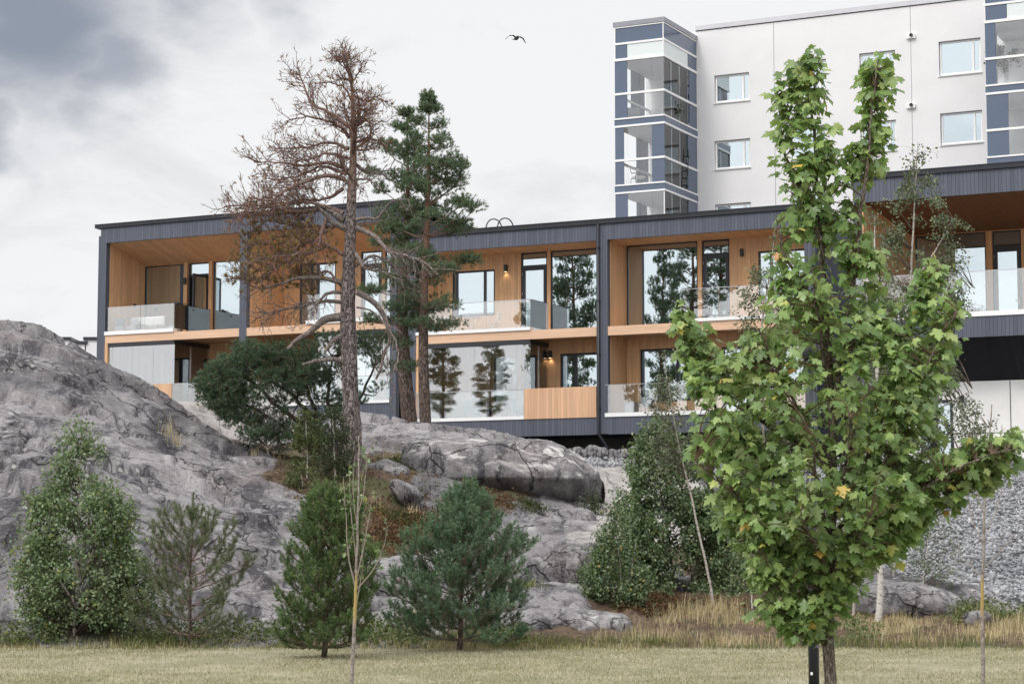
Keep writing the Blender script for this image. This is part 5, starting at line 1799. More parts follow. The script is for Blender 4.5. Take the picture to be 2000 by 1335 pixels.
# ---- green pines
def green_pine(label, trunk_px, Y, r0, prof, name="pine_tree", mat=None, per=5, step=0.42, R=(0.17, 0.33), shoots=19, k=24, nl=0.09, nw=0.015, skip=0.12, up=(0.05, 0.6), group=None, base_z=None, lowdens=1.0, bark=None):
    """prof: (pixel row, reach to the left, reach to the right) of the crown, top to bottom"""
    mat = mat or M_.needles
    tr = pxline(trunk_px, Y, 0, 36)
    base = tr[0].copy()
    base[2] = gz(base[0], Y) - 0.1 if base_z is None else base_z
    tr[0] = base
    t, o = tree(name, label, "tree", base, group)
    tb = TB(); tb.add(tr, r0 * (1 - np.linspace(0, 0.95, 36) ** 1.1), 12)
    tb.build("trunk", bark or M_.pine_bark2, t, o)
    rows = np.array(prof, float)
    zt = np.array([P(1000, r[0], Y)[2] for r in rows])
    m2 = Y / 4000.0
    tw, S0, S1 = TB(), [], []
    z = zt[0] - 0.05
    ztr = tr[:, 2]
    while z > zt[-1]:
        f = (zt[0] - z) / (zt[0] - zt[-1])
        l_, r_ = np.interp(-z, -zt, rows[:, 1]) * m2, np.interp(-z, -zt, rows[:, 2]) * m2
        px_ = np.array([np.interp(z, ztr, tr[:, i]) for i in range(3)])
        a0 = rng.uniform(0, 6.28)
        for j in range(per):
            if rng.random() < skip: continue
            a = a0 + j * 6.283 / per + rng.normal() * 0.25
            ca = math.cos(a)
            L = (r_ if ca > 0 else l_) * (0.55 + 0.45 * abs(ca)) * rng.uniform(0.72, 1.05)
            if abs(ca) < 0.5: L = 0.5 * (l_ + r_) * rng.uniform(0.6, 0.95)
            el = up[1] + (up[0] - up[1]) * f ** 0.6 + rng.normal() * 0.12
            zz = rng.uniform(-0.1, 0.1)
            br = curve(px_ + UP * (zz - L * math.sin(el) * 0.5), (math.cos(a), math.sin(a), el), L, 7, 0.35, 0.22)
            tw.add(br, np.linspace(0.010 + 0.012 * L, 0.006, 8), 5)
            nc = max(2, int(L / 0.24 * lowdens))
            for c in range(nc):
                u = 1 - 0.62 * rng.random() ** 1.5 if c else 0.97
                p = at(br, u) + nrm(np.cross(tan(br, u), UP)) * rng.normal() * 0.20 * min(1, L) + UP * rng.normal() * 0.05
                rr = rng.uniform(*R) * (0.6 + 0.4 * min(1, L))
                tw.add(np.array([at(br, max(0, u - 0.2)), (at(br, u) + p) / 2 - UP * 0.03, p]), (0.012, 0.009, 0.005), 4)
                a_, b_ = clump_shoots(p, rr, shoots, nl * 1.7, 0.36, 0.7)
                S0.append(a_); S1.append(b_)
        z -= step * rng.uniform(0.75, 1.25)
    a_, b_ = clump_shoots(tr[-1], 0.12, 8, 0.14, 1.2, 1.2)
    S0.append(a_); S1.append(b_)
    tw.build("branches", M_.twig, t, o)
    needles("needles", np.concatenate(S0), np.concatenate(S1), k, nl, nw, mat, t, o)
    return t


green_pine("tall spire-topped green pine, right-hand of two before the house gap", [(832, 858), (827, 700), (829, 560), (834, 440), (837, 320), (838, 192)], 66.0, 0.20,
           [(190, 6, 6), (230, 28, 26), (270, 50, 46), (310, 70, 66), (350, 70, 92), (390, 90, 104), (430, 105, 122), (480, 110, 130), (530, 105, 112), (580, 95, 100), (620, 60, 92), (655, 25, 80)], step=0.56, skip=0.14, per=6)
green_pine("green pine with a thicker bare trunk, left-hand of two before the house gap", [(802, 842), (792, 740), (786, 620), (790, 500), (796, 380), (795, 222)], 67.0, 0.27,
           [(222, 6, 6), (260, 34, 28), (300, 70, 46), (350, 95, 55), (400, 70, 55), (450, 75, 60), (500, 75, 60), (560, 90, 60), (620, 80, 50), (680, 60, 35), (725, 30, 20)], step=0.60, skip=0.2, per=6)

# two pines out on the hill, beyond the left edge, whose reflections show in the panes
def copy_tree(root, loc, rz, label, s=(1, 1, 1)):
    c = root.copy(); COL.objects.link(c)
    c.location = loc; c.rotation_euler = (0, 0, rz); c.scale = s
    c["label"] = label
    for ch in root.children:
        d = ch.copy(); COL.objects.link(d); d.parent = c
    return c


pt = green_pine("tall green pine beyond the left edge, mirrored in the middle house's pane", [(-800, 640), (-803, 520), (-798, 400), (-800, 250), (-800, 60)], 56.0, 0.24,
                [(55, 8, 8), (120, 50, 50), (200, 100, 95), (280, 130, 120), (360, 140, 130), (450, 130, 120), (520, 90, 80), (560, 50, 50)], step=0.5, shoots=20, k=20, nw=0.022, R=(0.22, 0.42))
tz = lambda x, y: (x, y, gz(x, y) - 0.1)
pt.location = tz(-18.4, 61.7); pt.scale = (0.85, 0.85, 1.28)
copy_tree(pt, tz(-21.0, 53.7), 2.1, "slim tall pine on the bare rock beyond the left edge, nearest the lawn", (0.72, 0.72, 1.30))
copy_tree(pt, tz(-27.9, 61.4), 4.0, "short pine far out on the bare rock, left of another short pine", (0.62, 0.62, 0.66))
copy_tree(pt, tz(-26.4, 59.4), 1.0, "shortest pine far out on the bare rock, right of another short pine", (0.66, 0.66, 0.58))


# ---- low bushy pine round the dying pine's foot
def bush_pine():
    Y = 48.5
    base = P(655, 905, Y); base[2] = gz(base[0], Y) - 0.1
    t, o = tree("bushy_pine", "low dark bushy pine with crooked stems at the foot of the half-dead pine", "tree", base)
    tw, S0, S1 = TB(), [], []
    stems = [[(655, 905), (640, 850), (600, 800), (560, 760), (500, 730)], [(658, 905), (650, 820), (640, 760), (650, 700)], [(652, 905), (610, 870), (560, 840), (500, 800), (450, 770)],
             [(660, 905), (672, 840), (700, 780), (740, 700)], [(655, 905), (630, 840), (600, 760), (560, 700)], [(650, 900), (600, 840), (540, 790), (470, 720), (430, 710)]]
    polys = []
    for s in stems:
        q = pxline(s, Y, rng.normal() * 0.4, 16, 0.03)
        tw.add(q, np.linspace(0.075, 0.02, 16), 8)
        polys.append(q)
    allp = np.concatenate(polys)
    top = lambda x: np.interp(x, [395, 430, 470, 510, 560, 600, 640, 700, 740, 770], [735, 695, 672, 668, 672, 668, 640, 650, 640, 660])
    bot = lambda x: np.interp(x, [395, 430, 480, 540, 600, 640, 690, 740, 770], [765, 800, 840, 850, 862, 878, 830, 770, 700])
    for k in range(430):
        x = rng.uniform(398, 765) if rng.random() < 0.8 else rng.uniform(420, 640)
        if x > 690 and rng.random() < 0.72: continue
        if vnoise(np.array((x / 45.0, k * 0.0, 3.0)), 8) < -0.2 and rng.random() < 0.5: continue
        u = rng.random() ** 1.15
        y = top(x) + (bot(x) - top(x)) * u + 8
        hole = (abs(x - 560) < 40 and 765 < y < 830)
        if hole and rng.random() < 0.85: continue
        w = 1.0 - abs((x - 560) / 220) ** 2
        c = P(x, y, Y + rng.uniform(-1, 1) * (0.35 + 1.1 * max(0, w)))
        j = np.argmin(((allp - c) ** 2).sum(1) + 0.6 * np.maximum(0, allp[:, 2] - c[2]))
        mid = (allp[j] + c) / 2 - UP * 0.08 + 0.05 * rng.normal(size=3)
        tw.add(smooth_pl([allp[j], mid, c], 6), np.linspace(0.02, 0.006, 6), 4)
        a_, b_ = clump_shoots(c, rng.uniform(0.16, 0.28), 22, 0.13, 0.62, 0.75)
        S0.append(a_); S1.append(b_)
    tw.build("stems", M_.pine_bark2, t, o)
    needles("needles", np.concatenate(S0), np.concatenate(S1), 26, 0.075, 0.013, M_.needles_dark, t, o)


bush_pine()


# ---- young pines at the lawn edge: whorls of rising branches, upright candles
def young_pine(label, base_px, top_px, Y, prof, mat, whorls, per, shoot=0.16, k=60, nl=0.05, nw=0.005, el0=0.45, leader=0.3, dens=1.0, bare=0.2, r0=0.035):
    base = P(*base_px, Y); base[2] = gz(base[0], Y) - 0.03 if Y > 30 else -0.02
    t, o = tree("young_pine", label, "tree", base)
    top = P(*top_px, Y)
    tr = curve(base, top - base, 1.0, 14, 0, 0.02)
    tr = base + (top - base) * np.linspace(0, 1, 15)[:, None] + 0.012 * rng.normal(size=(15, 3)); tr[0] = base; tr[-1] = top
    tb = TB(); tb.add(tr, np.linspace(r0, 0.008, 15), 8)
    tb.build("trunk", M_.pine_bark2, t, o)
    rows = np.array(prof, float)
    zt = np.array([P(1000, r[0], Y)[2] for r in rows])
    m2 = Y / 4000.0
    tw, S0, S1 = TB(), [], []
    H = top[2] - base[2]
    for w in range(whorls):
        f = (w + 0.6) / whorls
        z = top[2] - leader * H - (H * (1 - leader) - 0.06) * f ** 1.0 * 0.98 if leader else top[2] - H * f
        ctr = np.array([np.interp(z, tr[:, 2], tr[:, i]) for i in range(3)])
        a0 = rng.uniform(0, 6.28)
        for j in range(per):
            a = a0 + j * 6.283 / per + rng.normal() * 0.2
            ca = math.cos(a)
            el = el0 * rng.uniform(0.7, 1.3) * (1.35 - 1.25 * f)
            L = 0.3
            for _i in range(4):                       # the bough ends on the crown's outline at the height of its tip
                tipz = z + L * (math.tan(el) + 0.28) * 0.75
                l_ = np.interp(-tipz, -zt, rows[:, 1] if ca < 0 else rows[:, 2]) * m2
                L = 0.5 * L + 0.5 * 1.30 * l_
            L *= rng.uniform(0.75, 1.06) * (0.75 + 0.25 * abs(ca))
            if L < 0.05: L = 0.05
            br = curve(ctr, (math.cos(a), math.sin(a), math.tan(min(1.1, el))), L * 1.12, 7, 0.75 - 0.5 * f, 0.14)
            tw.add(br, np.linspace(0.006 + 0.008 * L, 0.0035, 8), 5)
            # needles along the bough itself
            for u in np.arange(bare, 1.0, 0.16 / max(L, 0.15) * 0.8):
                S0.append(at(br, u)[None]); S1.append(at(br, min(1, u + 0.14 / max(L, 0.15)))[None])
            ns = int(max(1, L / 0.075 * dens))
            for s in range(ns):
                u = 0.25 + 0.75 * rng.random() ** 0.8
                p, d = at(br, u), tan(br, u)
                sd = nrm(np.cross(d, UP)) * rng.choice((-1, 1))
                l2 = L * 0.42 * (1.2 - u) + shoot * 0.6
                sb = curve(p, d * 0.8 + sd * 0.8 + UP * 0.15, l2, 4, 0.8, 0.2)
                tw.add(sb, np.linspace(0.005, 0.003, 5), 4)
                for q in range(max(1, int(l2 / 0.10))):
                    v = rng.uniform(0.2, 1)
                    a_ = at(sb, v)
                    dd = nrm(tan(sb, v) + UP * 0.55 + 0.4 * rng.normal(size=3))
                    S0.append(a_[None]); S1.append((a_ + dd * shoot * rng.uniform(0.5, 1.0))[None])
            # candles
            for q in range(3):
                dd = nrm(tan(br, 0.99) * 0.5 + UP * 0.9 + 0.3 * rng.normal(size=3))
                S0.append(br[-1][None]); S1.append((br[-1] + dd * shoot * rng.uniform(0.8, 1.5))[None])
    # leader and its ring of candles
    lead = [tr[-1] + (tr[-2] - tr[-1]) * q for q in np.linspace(0, 2.6, 7)]
    for a_, b_ in zip(lead[1:], lead[:-1]):
        S0.append(a_[None]); S1.append(b_[None])
    c0 = lead[-1]
    for j in range(6):
        a = j * 1.05 + rng.normal() * 0.2
        dd = nrm((0.42 * math.cos(a), 0.42 * math.sin(a), 1))
        l = H * leader * rng.uniform(0.35, 0.6)
        for q in range(4):
            S0.append((c0 + dd * l * q / 4)[None]); S1.append((c0 + dd * l * (q + 1) / 4)[None])
    tw.build("branches", M_.twig, t, o)
    needles("needles", np.concatenate(S0), np.concatenate(S1), k, nl, nw, mat, t, o, 0.65, 0.3)


young_pine("sparse young pine with a thin see-through crown in front of the big bare rock", (368, 1268), (378, 962), 30.6,
           [(962, 6, 6), (1000, 40, 40), (1050, 75, 72), (1100, 85, 95), (1150, 85, 85), (1200, 90, 90), (1240, 80, 75), (1270, 50, 50)], M_.needles_olive, 8, 6, 0.16, 52, 0.062, 0.0075, 0.4, 0.20, 0.55, 0.35, 0.03)
young_pine("dense dark green young pine standing left of the thin lichen-covered sapling", (632, 1285), (655, 930), 27.8,
           [(930, 6, 6), (965, 30, 25), (1000, 50, 45), (1050, 66, 66), (1100, 72, 76), (1150, 68, 74), (1200, 72, 74), (1250, 72, 70), (1280, 55, 60)], M_.needles_fresh, 15, 9, 0.15, 44, 0.055, 0.0095, 0.45, 0.14, 1.15, 0.15, 0.045)
young_pine("blue-green young pine with upright candles, right of the lichen-covered sapling", (897, 1268), (908, 928), 29.6,
           [(928, 6, 6), (965, 22, 22), (1000, 40, 52), (1040, 66, 98), (1090, 95, 112), (1140, 105, 108), (1190, 110, 108), (1230, 98, 95), (1265, 60, 60)], M_.needles_blue, 13, 8, 0.19, 46, 0.06, 0.0095, 0.5, 0.15, 1.0, 0.15, 0.045)

# ------------------------------------------------------------------ birches and leafy shrubs
BV = np.array([(0, 0, 0), (0.30, 0.22, 0.05), (0.36, 0.45, 0.06), (0.16, 0.80, 0.02), (0, 1.0, -0.06), (-0.16, 0.80, 0.02), (-0.36, 0.45, 0.06), (-0.30, 0.22, 0.05)], float)
BF = np.array([(0, 1, 2), (0, 2, 3), (0, 3, 4), (0, 4, 5), (0, 5, 6), (0, 6, 7)])
M_.birch_stem = mat_bark("grey_pink_birch_bark", (0.06, 0.05, 0.045), (0.42, 0.375, 0.34), 3.4, 2.6, 0.3, warp=1.5, lo=0.26, hi=0.40)
M_.birch_leaf = mat_leaf("birch_leaves", ((0.0, (0.091, 0.140, 0.065)), (0.55, (0.160, 0.229, 0.111)), (0.97, (0.262, 0.336, 0.171)), (1.0, (0.480, 0.386, 0.089))), 0.32, 0.38, 0.45)
M_.birch_leaf_dark = mat_leaf("dark_birch_leaves", ((0.0, (0.073, 0.117, 0.056)), (0.6, (0.134, 0.194, 0.093)), (0.975, (0.227, 0.293, 0.147)), (1.0, (0.488, 0.349, 0.093))), 0.30, 0.38, 0.45)
M_.birch_leaf_grey = mat_leaf("grey_green_birch_leaves", ((0.0, (0.075, 0.098, 0.052)), (0.6, (0.135, 0.165, 0.095)), (1.0, (0.23, 0.255, 0.155))), 0.3, 0.4, 0.45)


def leafy(label, trunks, Y, crown, nleaf, size, mat, name="birch_tree", r0=0.035, nbr=60, bark=None, droop=0.5, rise=0.8, depth=0.8, group=None, cat="tree", dyt=0.0, ground=True, hang=0.6, clump=0.16, tip=0.004, ymin=None):
    """trunks: pixel polylines (first is the main stem); crown: rows (pixel row, left, right) of the leaf outline"""
    t0 = P(*trunks[0][0], Y)
    if ground: t0[2] = gz(t0[0], Y) - 0.05
    t, o = tree(name, label, cat, t0, group)
    tb, tw = TB(), TB()
    polys = []
    for i, q in enumerate(trunks):
        pl = pxline(q, Y, dyt if i else 0.0, 22, 0.01)
        if i == 0: pl[0] = t0
        rr = r0 * (1 if i == 0 else 0.6)
        tb.add(pl, np.linspace(rr, tip, 22) if i == 0 else np.linspace(rr, tip, 22), 9 if r0 > 0.03 else 7)
        polys.append(pl)
    allp = np.concatenate([p[2:] for p in polys])
    rows = np.array(crown, float)
    ends = []
    m2 = Y / 4000.0
    wts = (rows[:, 2] - rows[:, 1]) + 4
    wts = wts ** 1.4
    cum = np.r_[0, np.cumsum((wts[1:] + wts[:-1]) / 2 * np.diff(rows[:, 0]))]
    for _ in range(nbr):
        y = np.interp(rng.random() * cum[-1], cum, rows[:, 0])
        l, r = np.interp(y, rows[:, 0], rows[:, 1]), np.interp(y, rows[:, 0], rows[:, 2])
        s = rng.uniform(-1, 1)
        s = np.sign(s) * abs(s) ** 0.62
        x = (l + r) / 2 + (r - l) / 2 * s * rng.uniform(0.78, 1.13)
        dd = (r - l) / 2 * m2 * depth * math.sqrt(max(0, 1 - s * s)) * rng.uniform(-1, 1)
        q = P(x, y, Y + dd)
        if nbr > 100 and vnoise(q * 2.6 + nleaf, 5) + 0.2 * rng.normal() < -0.52: continue
        ends.append(q)
    ends = np.array(ends)
    pos, dr, nr = [], [], []
    per = max(1, nleaf // nbr)
    for e in ends:
        h = np.linalg.norm(allp[:, :2] - e[:2], axis=1)
        want = e[2] - h * rise
        j = np.argmin((allp[:, 2] - want) ** 2 + 0.5 * h ** 2)
        a = allp[j]
        mid = (a * 0.45 + e * 0.55) + UP * np.linalg.norm(e - a) * 0.10 * droop + 0.03 * rng.normal(size=3)
        br = smooth_pl([a, mid, e], 7)
        L = np.linalg.norm(e - a)
        tw.add(br, np.linspace(min(r0 * 0.45, 0.004 + 0.008 * L), 0.002, 7), 4)
        npart = 4
        for q in range(npart):
            u = 1 - 0.6 * rng.random() if L > 0.25 else rng.random()
            p = at(br, u)
            s2 = curve(p, tan(br, u) + 0.7 * rdir() - UP * 0.3 * droop, rng.uniform(0.6, 1.3) * clump * 1.6, 4, -1.1 * droop, 0.4)
            tw.add(s2, np.linspace(0.0030, 0.0015, 5), 3)
            kk = max(1, per // npart)
            u2 = rng.uniform(0, 1, kk)
            pp = np.array([at(s2, v) for v in u2]) + clump * 0.28 * rng.normal(size=(kk, 3))
            pos.append(pp)
            dr.append(nrm(rng.normal(size=(kk, 3)) * 0.7 - UP * hang + nrm(pp - a) * 0.4))
            nr.append(nrm(rng.normal(size=(kk, 3)) * 0.8 + UP * 0.7 + np.array((0, -0.35, 0))))
    tb.build("trunk", bark or M_.birch_bark, t, o)
    tw.build("branches", M_.thin_bark, t, o)
    pos, dr, nr = map(np.concatenate, (pos, dr, nr))
    leaves("crown", BV, BF, pos, dr, nr, size * rng.uniform(0.65, 1.2, len(pos)), mat, t, o)
    return t


leafy("bushy young birch with a white stem before the big bare rock",
      [[(143, 1272), (147, 1190), (150, 1080), (156, 950), (160, 830)], [(147, 1160), (190, 1060), (230, 990), (255, 955)], [(147, 1180), (100, 1100), (80, 1010)], [(150, 1130), (175, 1010), (185, 920)]],
      31.2, [(805, 153, 160), (850, 132, 180), (900, 112, 200), (950, 92, 215), (990, 70, 258), (1040, 48, 262), (1090, 36, 280), (1140, 20, 308), (1175, 24, 312), (1198, 50, 285), (1212, 100, 200)],
      30000, 0.052, M_.birch_leaf, r0=0.036, nbr=540, depth=0.85, bark=M_.birch_stem)
# thicket right of the huge boulder
G = None
leafy("leaning slim birch with a long bare pale stem right of the huge boulder",
      [[(1399, 1216), (1385, 1130), (1365, 1040), (1345, 950), (1325, 870), (1308, 760), (1296, 690)]], 35.5,
      [(690, 1292, 1300), (730, 1288, 1312), (780, 1284, 1330), (830, 1275, 1350), (880, 1270, 1365), (920, 1285, 1370)], 2600, 0.046, M_.birch_leaf_grey, r0=0.027, nbr=70, bark=M_.birch_stem)
leafy("broad dense birch thicket bush right of the huge boulder",
      [[(1320, 1205), (1310, 1080), (1290, 950), (1280, 830)], [(1320, 1190), (1260, 1080), (1240, 960)], [(1320, 1190), (1370, 1080), (1400, 950)]], 37.5,
      [(825, 1255, 1300), (860, 1240, 1330), (900, 1236, 1350), (950, 1225, 1372), (1000, 1215, 1400), (1060, 1205, 1430), (1120, 1200, 1450), (1170, 1200, 1450), (1195, 1230, 1440)],
      44000, 0.060, M_.birch_leaf_dark, name="birch_bush", r0=0.03, nbr=600, cat="bush", bark=M_.thin_bark)
leafy("low birch bush at the left end of the thicket with thin pale stems",
      [[(1222, 1222), (1215, 1150), (1208, 1080), (1203, 990)], [(1226, 1215), (1232, 1130), (1240, 1060)], [(1220, 1190), (1180, 1120), (1160, 1080)]], 35.2,
      [(985, 1198, 1208), (1020, 1185, 1225), (1060, 1172, 1240), (1100, 1150, 1250), (1140, 1134, 1258), (1170, 1140, 1250), (1190, 1160, 1240)],
      11000, 0.050, M_.birch_leaf_dark, r0=0.014, nbr=180, name="birch_bush", cat="bush", bark=M_.birch_stem)
leafy("dark leafy bush behind the maple's left side, under the thicket's birches",
      [[(1430, 1210), (1430, 1120), (1440, 1000)], [(1430, 1190), (1480, 1100), (1500, 1000)]], 38.5,
      [(840, 1410, 1470), (900, 1380, 1530), (980, 1370, 1580), (1080, 1380, 1600), (1170, 1390, 1590), (1195, 1400, 1570)], 22000, 0.06, M_.birch_leaf_dark, name="leafy_bush", r0=0.025, nbr=260, cat="bush", bark=M_.thin_bark)
leafy("slender birch with a grey-green top before the middle house's right balcony",
      [[(1500, 1205), (1495, 1000), (1490, 800), (1488, 640), (1506, 520), (1512, 452)]], 43.0,
      [(455, 1505, 1515), (490, 1492, 1530), (530, 1470, 1550), (570, 1455, 1560), (620, 1442, 1560), (660, 1445, 1550), (740, 1450, 1545), (860, 1430, 1560)], 7000, 0.055, M_.birch_leaf_grey, r0=0.045, nbr=130, bark=M_.birch_stem)
leafy("tall airy birch with a pale stem before the right wing's brown soffit",
      [[(1742, 1185), (1752, 1000), (1762, 800), (1776, 600), (1783, 450), (1789, 340), (1793, 275)], [(1779, 560), (1820, 500), (1862, 428)], [(1772, 640), (1840, 600), (1900, 560)], [(1760, 850), (1830, 800), (1900, 760)],
       [(1755, 960), (1850, 890), (1940, 830)]], 40.0,
      [(280, 1786, 1800), (310, 1776, 1812), (340, 1766, 1830), (360, 1740, 1850), (400, 1726, 1876), (430, 1720, 1884), (480, 1715, 1880), (520, 1705, 1870), (560, 1700, 1898), (620, 1690, 1880), (700, 1690, 1850), (760, 1700, 1900), (830, 1720, 1936), (880, 1730, 1925), (930, 1740, 1850)],
      15000, 0.055, M_.birch_leaf_grey, r0=0.05, nbr=300, bark=M_.birch_stem, depth=0.5, droop=0.8)
leafy("straight birch with white peeling trunk foot right of the maple trunk",
      [[(1714, 1232), (1719, 1150), (1716, 1000), (1713, 800), (1711, 560), (1709, 480), (1708, 420)]], 33.6,
      [(410, 1700, 1716), (450, 1685, 1735), (540, 1680, 1745), (640, 1675, 1750), (760, 1670, 1760), (900, 1670, 1780), (1030, 1680, 1790)], 3600, 0.045, M_.birch_leaf_grey, r0=0.062, nbr=90, depth=0.7)
leafy("thin grey-stemmed birch half hidden behind the lamp post and the dry grass",
      [[(1666, 1215), (1668, 1150), (1664, 1040), (1660, 900)]], 34.5, [(900, 1640, 1690), (1000, 1630, 1700), (1080, 1640, 1700)], 900, 0.045, M_.birch_leaf, r0=0.03, nbr=25, bark=M_.birch_stem)
leafy("small pale birch stem in the dry grass left of the lamp post",
      [[(1470, 1228), (1468, 1160), (1462, 1050)]], 33.5, [(1040, 1440, 1490), (1100, 1430, 1500), (1150, 1440, 1495)], 700, 0.042, M_.birch_leaf, r0=0.018, nbr=25)
leafy("sparse leafy bush on the gravel behind the maple's right side",
      [[(1800, 1165), (1810, 1080), (1820, 990)]], 38.0, [(990, 1800, 1840), (1040, 1785, 1860), (1090, 1770, 1880), (1140, 1770, 1870)], 900, 0.045, M_.birch_leaf_dark, r0=0.016, nbr=40, name="leafy_bush", cat="bush")
# shrubs round the bushy pine
M_.shrub_pale = mat_leaf("silvery_shrub_leaves", ((0.0, (0.075, 0.095, 0.075)), (1.0, (0.21, 0.24, 0.20))), 0.25, 0.4, 0.5)
M_.juniper = mat_leaf("juniper_green", ((0.0, (0.054, 0.082, 0.026)), (0.6, (0.108, 0.142, 0.048)), (1.0, (0.186, 0.210, 0.074))), 0.2, 0.5, 0.3)
M_.juniper_dark = mat_leaf("dark_juniper_green", ((0.0, (0.029, 0.048, 0.024)), (0.6, (0.058, 0.084, 0.038)), (1.0, (0.102, 0.126, 0.058))), 0.2, 0.5, 0.3)
leafy("silvery leafed shrub under the bushy pine's left side", [[(525, 892), (520, 860), (525, 820)]], 48.0,
      [(785, 500, 550), (820, 475, 560), (850, 470, 570), (880, 490, 560)], 1800, 0.055, M_.shrub_pale, name="shrub", r0=0.02, nbr=60, cat="shrub")
leafy("yellow-green juniper with a pointed top before the bushy pine", [[(600, 915), (600, 870), (596, 810)]], 46.4,
      [(800, 590, 602), (830, 578, 622), (870, 572, 630), (910, 568, 628)], 3200, 0.045, M_.juniper, name="juniper", r0=0.02, nbr=70, cat="shrub", hang=-0.6, clump=0.1)
leafy("dark narrow juniper beside the half-dead pine's trunk", [[(655, 925), (652, 860), (650, 800)]], 46.2,
      [(790, 640, 662), (830, 626, 676), (880, 622, 690), (925, 630, 692)], 3600, 0.045, M_.juniper_dark, name="juniper", r0=0.02, nbr=80, cat="shrub", hang=-0.6, clump=0.1)
leafy("low spreading juniper on the soil edge left of the half-dead pine's foot", [[(590, 958), (590, 935), (585, 915)]], 45.0,
      [(905, 575, 600), (925, 556, 630), (945, 553, 640), (958, 565, 625)], 1600, 0.045, M_.juniper, name="juniper", r0=0.02, nbr=45, cat="shrub", hang=-0.4, clump=0.1)
leafy("tiny leafy maple shoot at the left end of the bushy pine", [[(430, 800), (415, 780), (400, 768)]], 50.0,
      [(755, 396, 425), (775, 390, 440), (795, 400, 445)], 260, 0.085, M_.juniper, name="shrub", r0=0.012, nbr=24, cat="shrub")
leafy("green tuft of shrub under the huge boulder's right end", [[(1160, 1008), (1160, 990), (1155, 970)]], 48.0,
      [(968, 1145, 1165), (985, 1138, 1172), (1005, 1142, 1170)], 700, 0.05, M_.juniper_dark, name="shrub", r0=0.012, nbr=24, cat="shrub", hang=-0.7)
leafy("dark low shrub in the hollow below the huge boulder", [[(1062, 1025), (1062, 1012), (1065, 1000)]], 47.0,
      [(1000, 1050, 1085), (1012, 1045, 1095), (1025, 1055, 1090)], 500, 0.05, M_.juniper_dark, name="shrub", r0=0.012, nbr=20, cat="shrub")

# ------------------------------------------------------------------ lichen-covered saplings on the lawn
M_.lichen = mat_bark("lichen_bark", (0.10, 0.085, 0.075), (0.36, 0.31, 0.27), 30, 0.5, 0.4, (0.42, 0.27, 0.06), (0.0, 0.01))


def lichen_bark(name, z0, z1):
    t = NT(name)
    v = t.coord()
    n = t.noise(v, 22, 5, 0.7)
    c = t.mix(t.ramp(n, (0.35, 0.0), (0.65, 1.0)), (0.13, 0.105, 0.095), (0.38, 0.335, 0.30))
    sp = t.n("SeparateXYZ"); tc = t.n("TexCoord"); t.l(tc.outputs["Object"], sp.inputs[0])
    mid, hw = (z0 + z1) / 2, (z1 - z0) / 2
    d = t.math('ABSOLUTE', t.math('SUBTRACT', sp.outputs[2], mid))
    k = t.math('ADD', t.math('DIVIDE', d, hw), t.math('MULTIPLY_ADD', t.noise(v, 9, 4), 1.4, -0.7))
    c = t.mix(t.ramp(k, (0.55, 0.9), (1.0, 0.0)), c, t.mix(n, (0.30, 0.20, 0.06), (0.44, 0.33, 0.13)))
    return t.done(t.pbr(c, 0.9, 0.15, 0, t.bump(n, 0.5, 0.01)))


def sapling(label, stem, Y, r0, shoots, zl, nleaf, leafsize=0.055):
    b = P(*stem[0], Y)
    b[2] = -0.03
    t, o = tree("sapling", label, "tree", b)
    pl = pxline(stem, Y, 0, 24, 0.004); pl[0] = b
    tb = TB(); tb.add(pl, np.linspace(r0, 0.005, 24), 10)
    mat = lichen_bark("lichen_bark_" + ("fine" if nleaf else "bare"), zl[0], zl[1])
    tb.build("trunk", mat, t, o)
    tw = TB(); pos = []
    for q, r in shoots:
        s = pxline(q, Y, rng.normal() * 0.12, 12, 0.004)
        tw.add(s, np.linspace(r, 0.0022, 12), 6)
        for _ in range(6):
            u = rng.uniform(0.25, 1)
            s2 = curve(at(s, u), tan(s, u) + 0.7 * rdir(), rng.uniform(0.05, 0.2), 4, 0.5, 0.3)
            tw.add(s2, np.linspace(0.003, 0.0015, 5), 4)
            pos.append(s2[-1]); pos.append(s2[2])
    tw.build("branches", mat_plain("pale_twig_bark", (0.30, 0.25, 0.22), 0.9, 0.1) if not bpy.data.materials.get("pale_twig_bark") else bpy.data.materials["pale_twig_bark"], t, o)
    if nleaf:
        pos = np.array(pos)[rng.integers(0, len(pos), nleaf)] + 0.015 * rng.normal(size=(nleaf, 3))
        leaves("leaves", BV, BF, pos, nrm(rng.normal(size=(nleaf, 3)) - UP * 0.2), nrm(rng.normal(size=(nleaf, 3)) + UP), leafsize * rng.uniform(0.5, 1.1, nleaf), M_.birch_leaf, t, o)


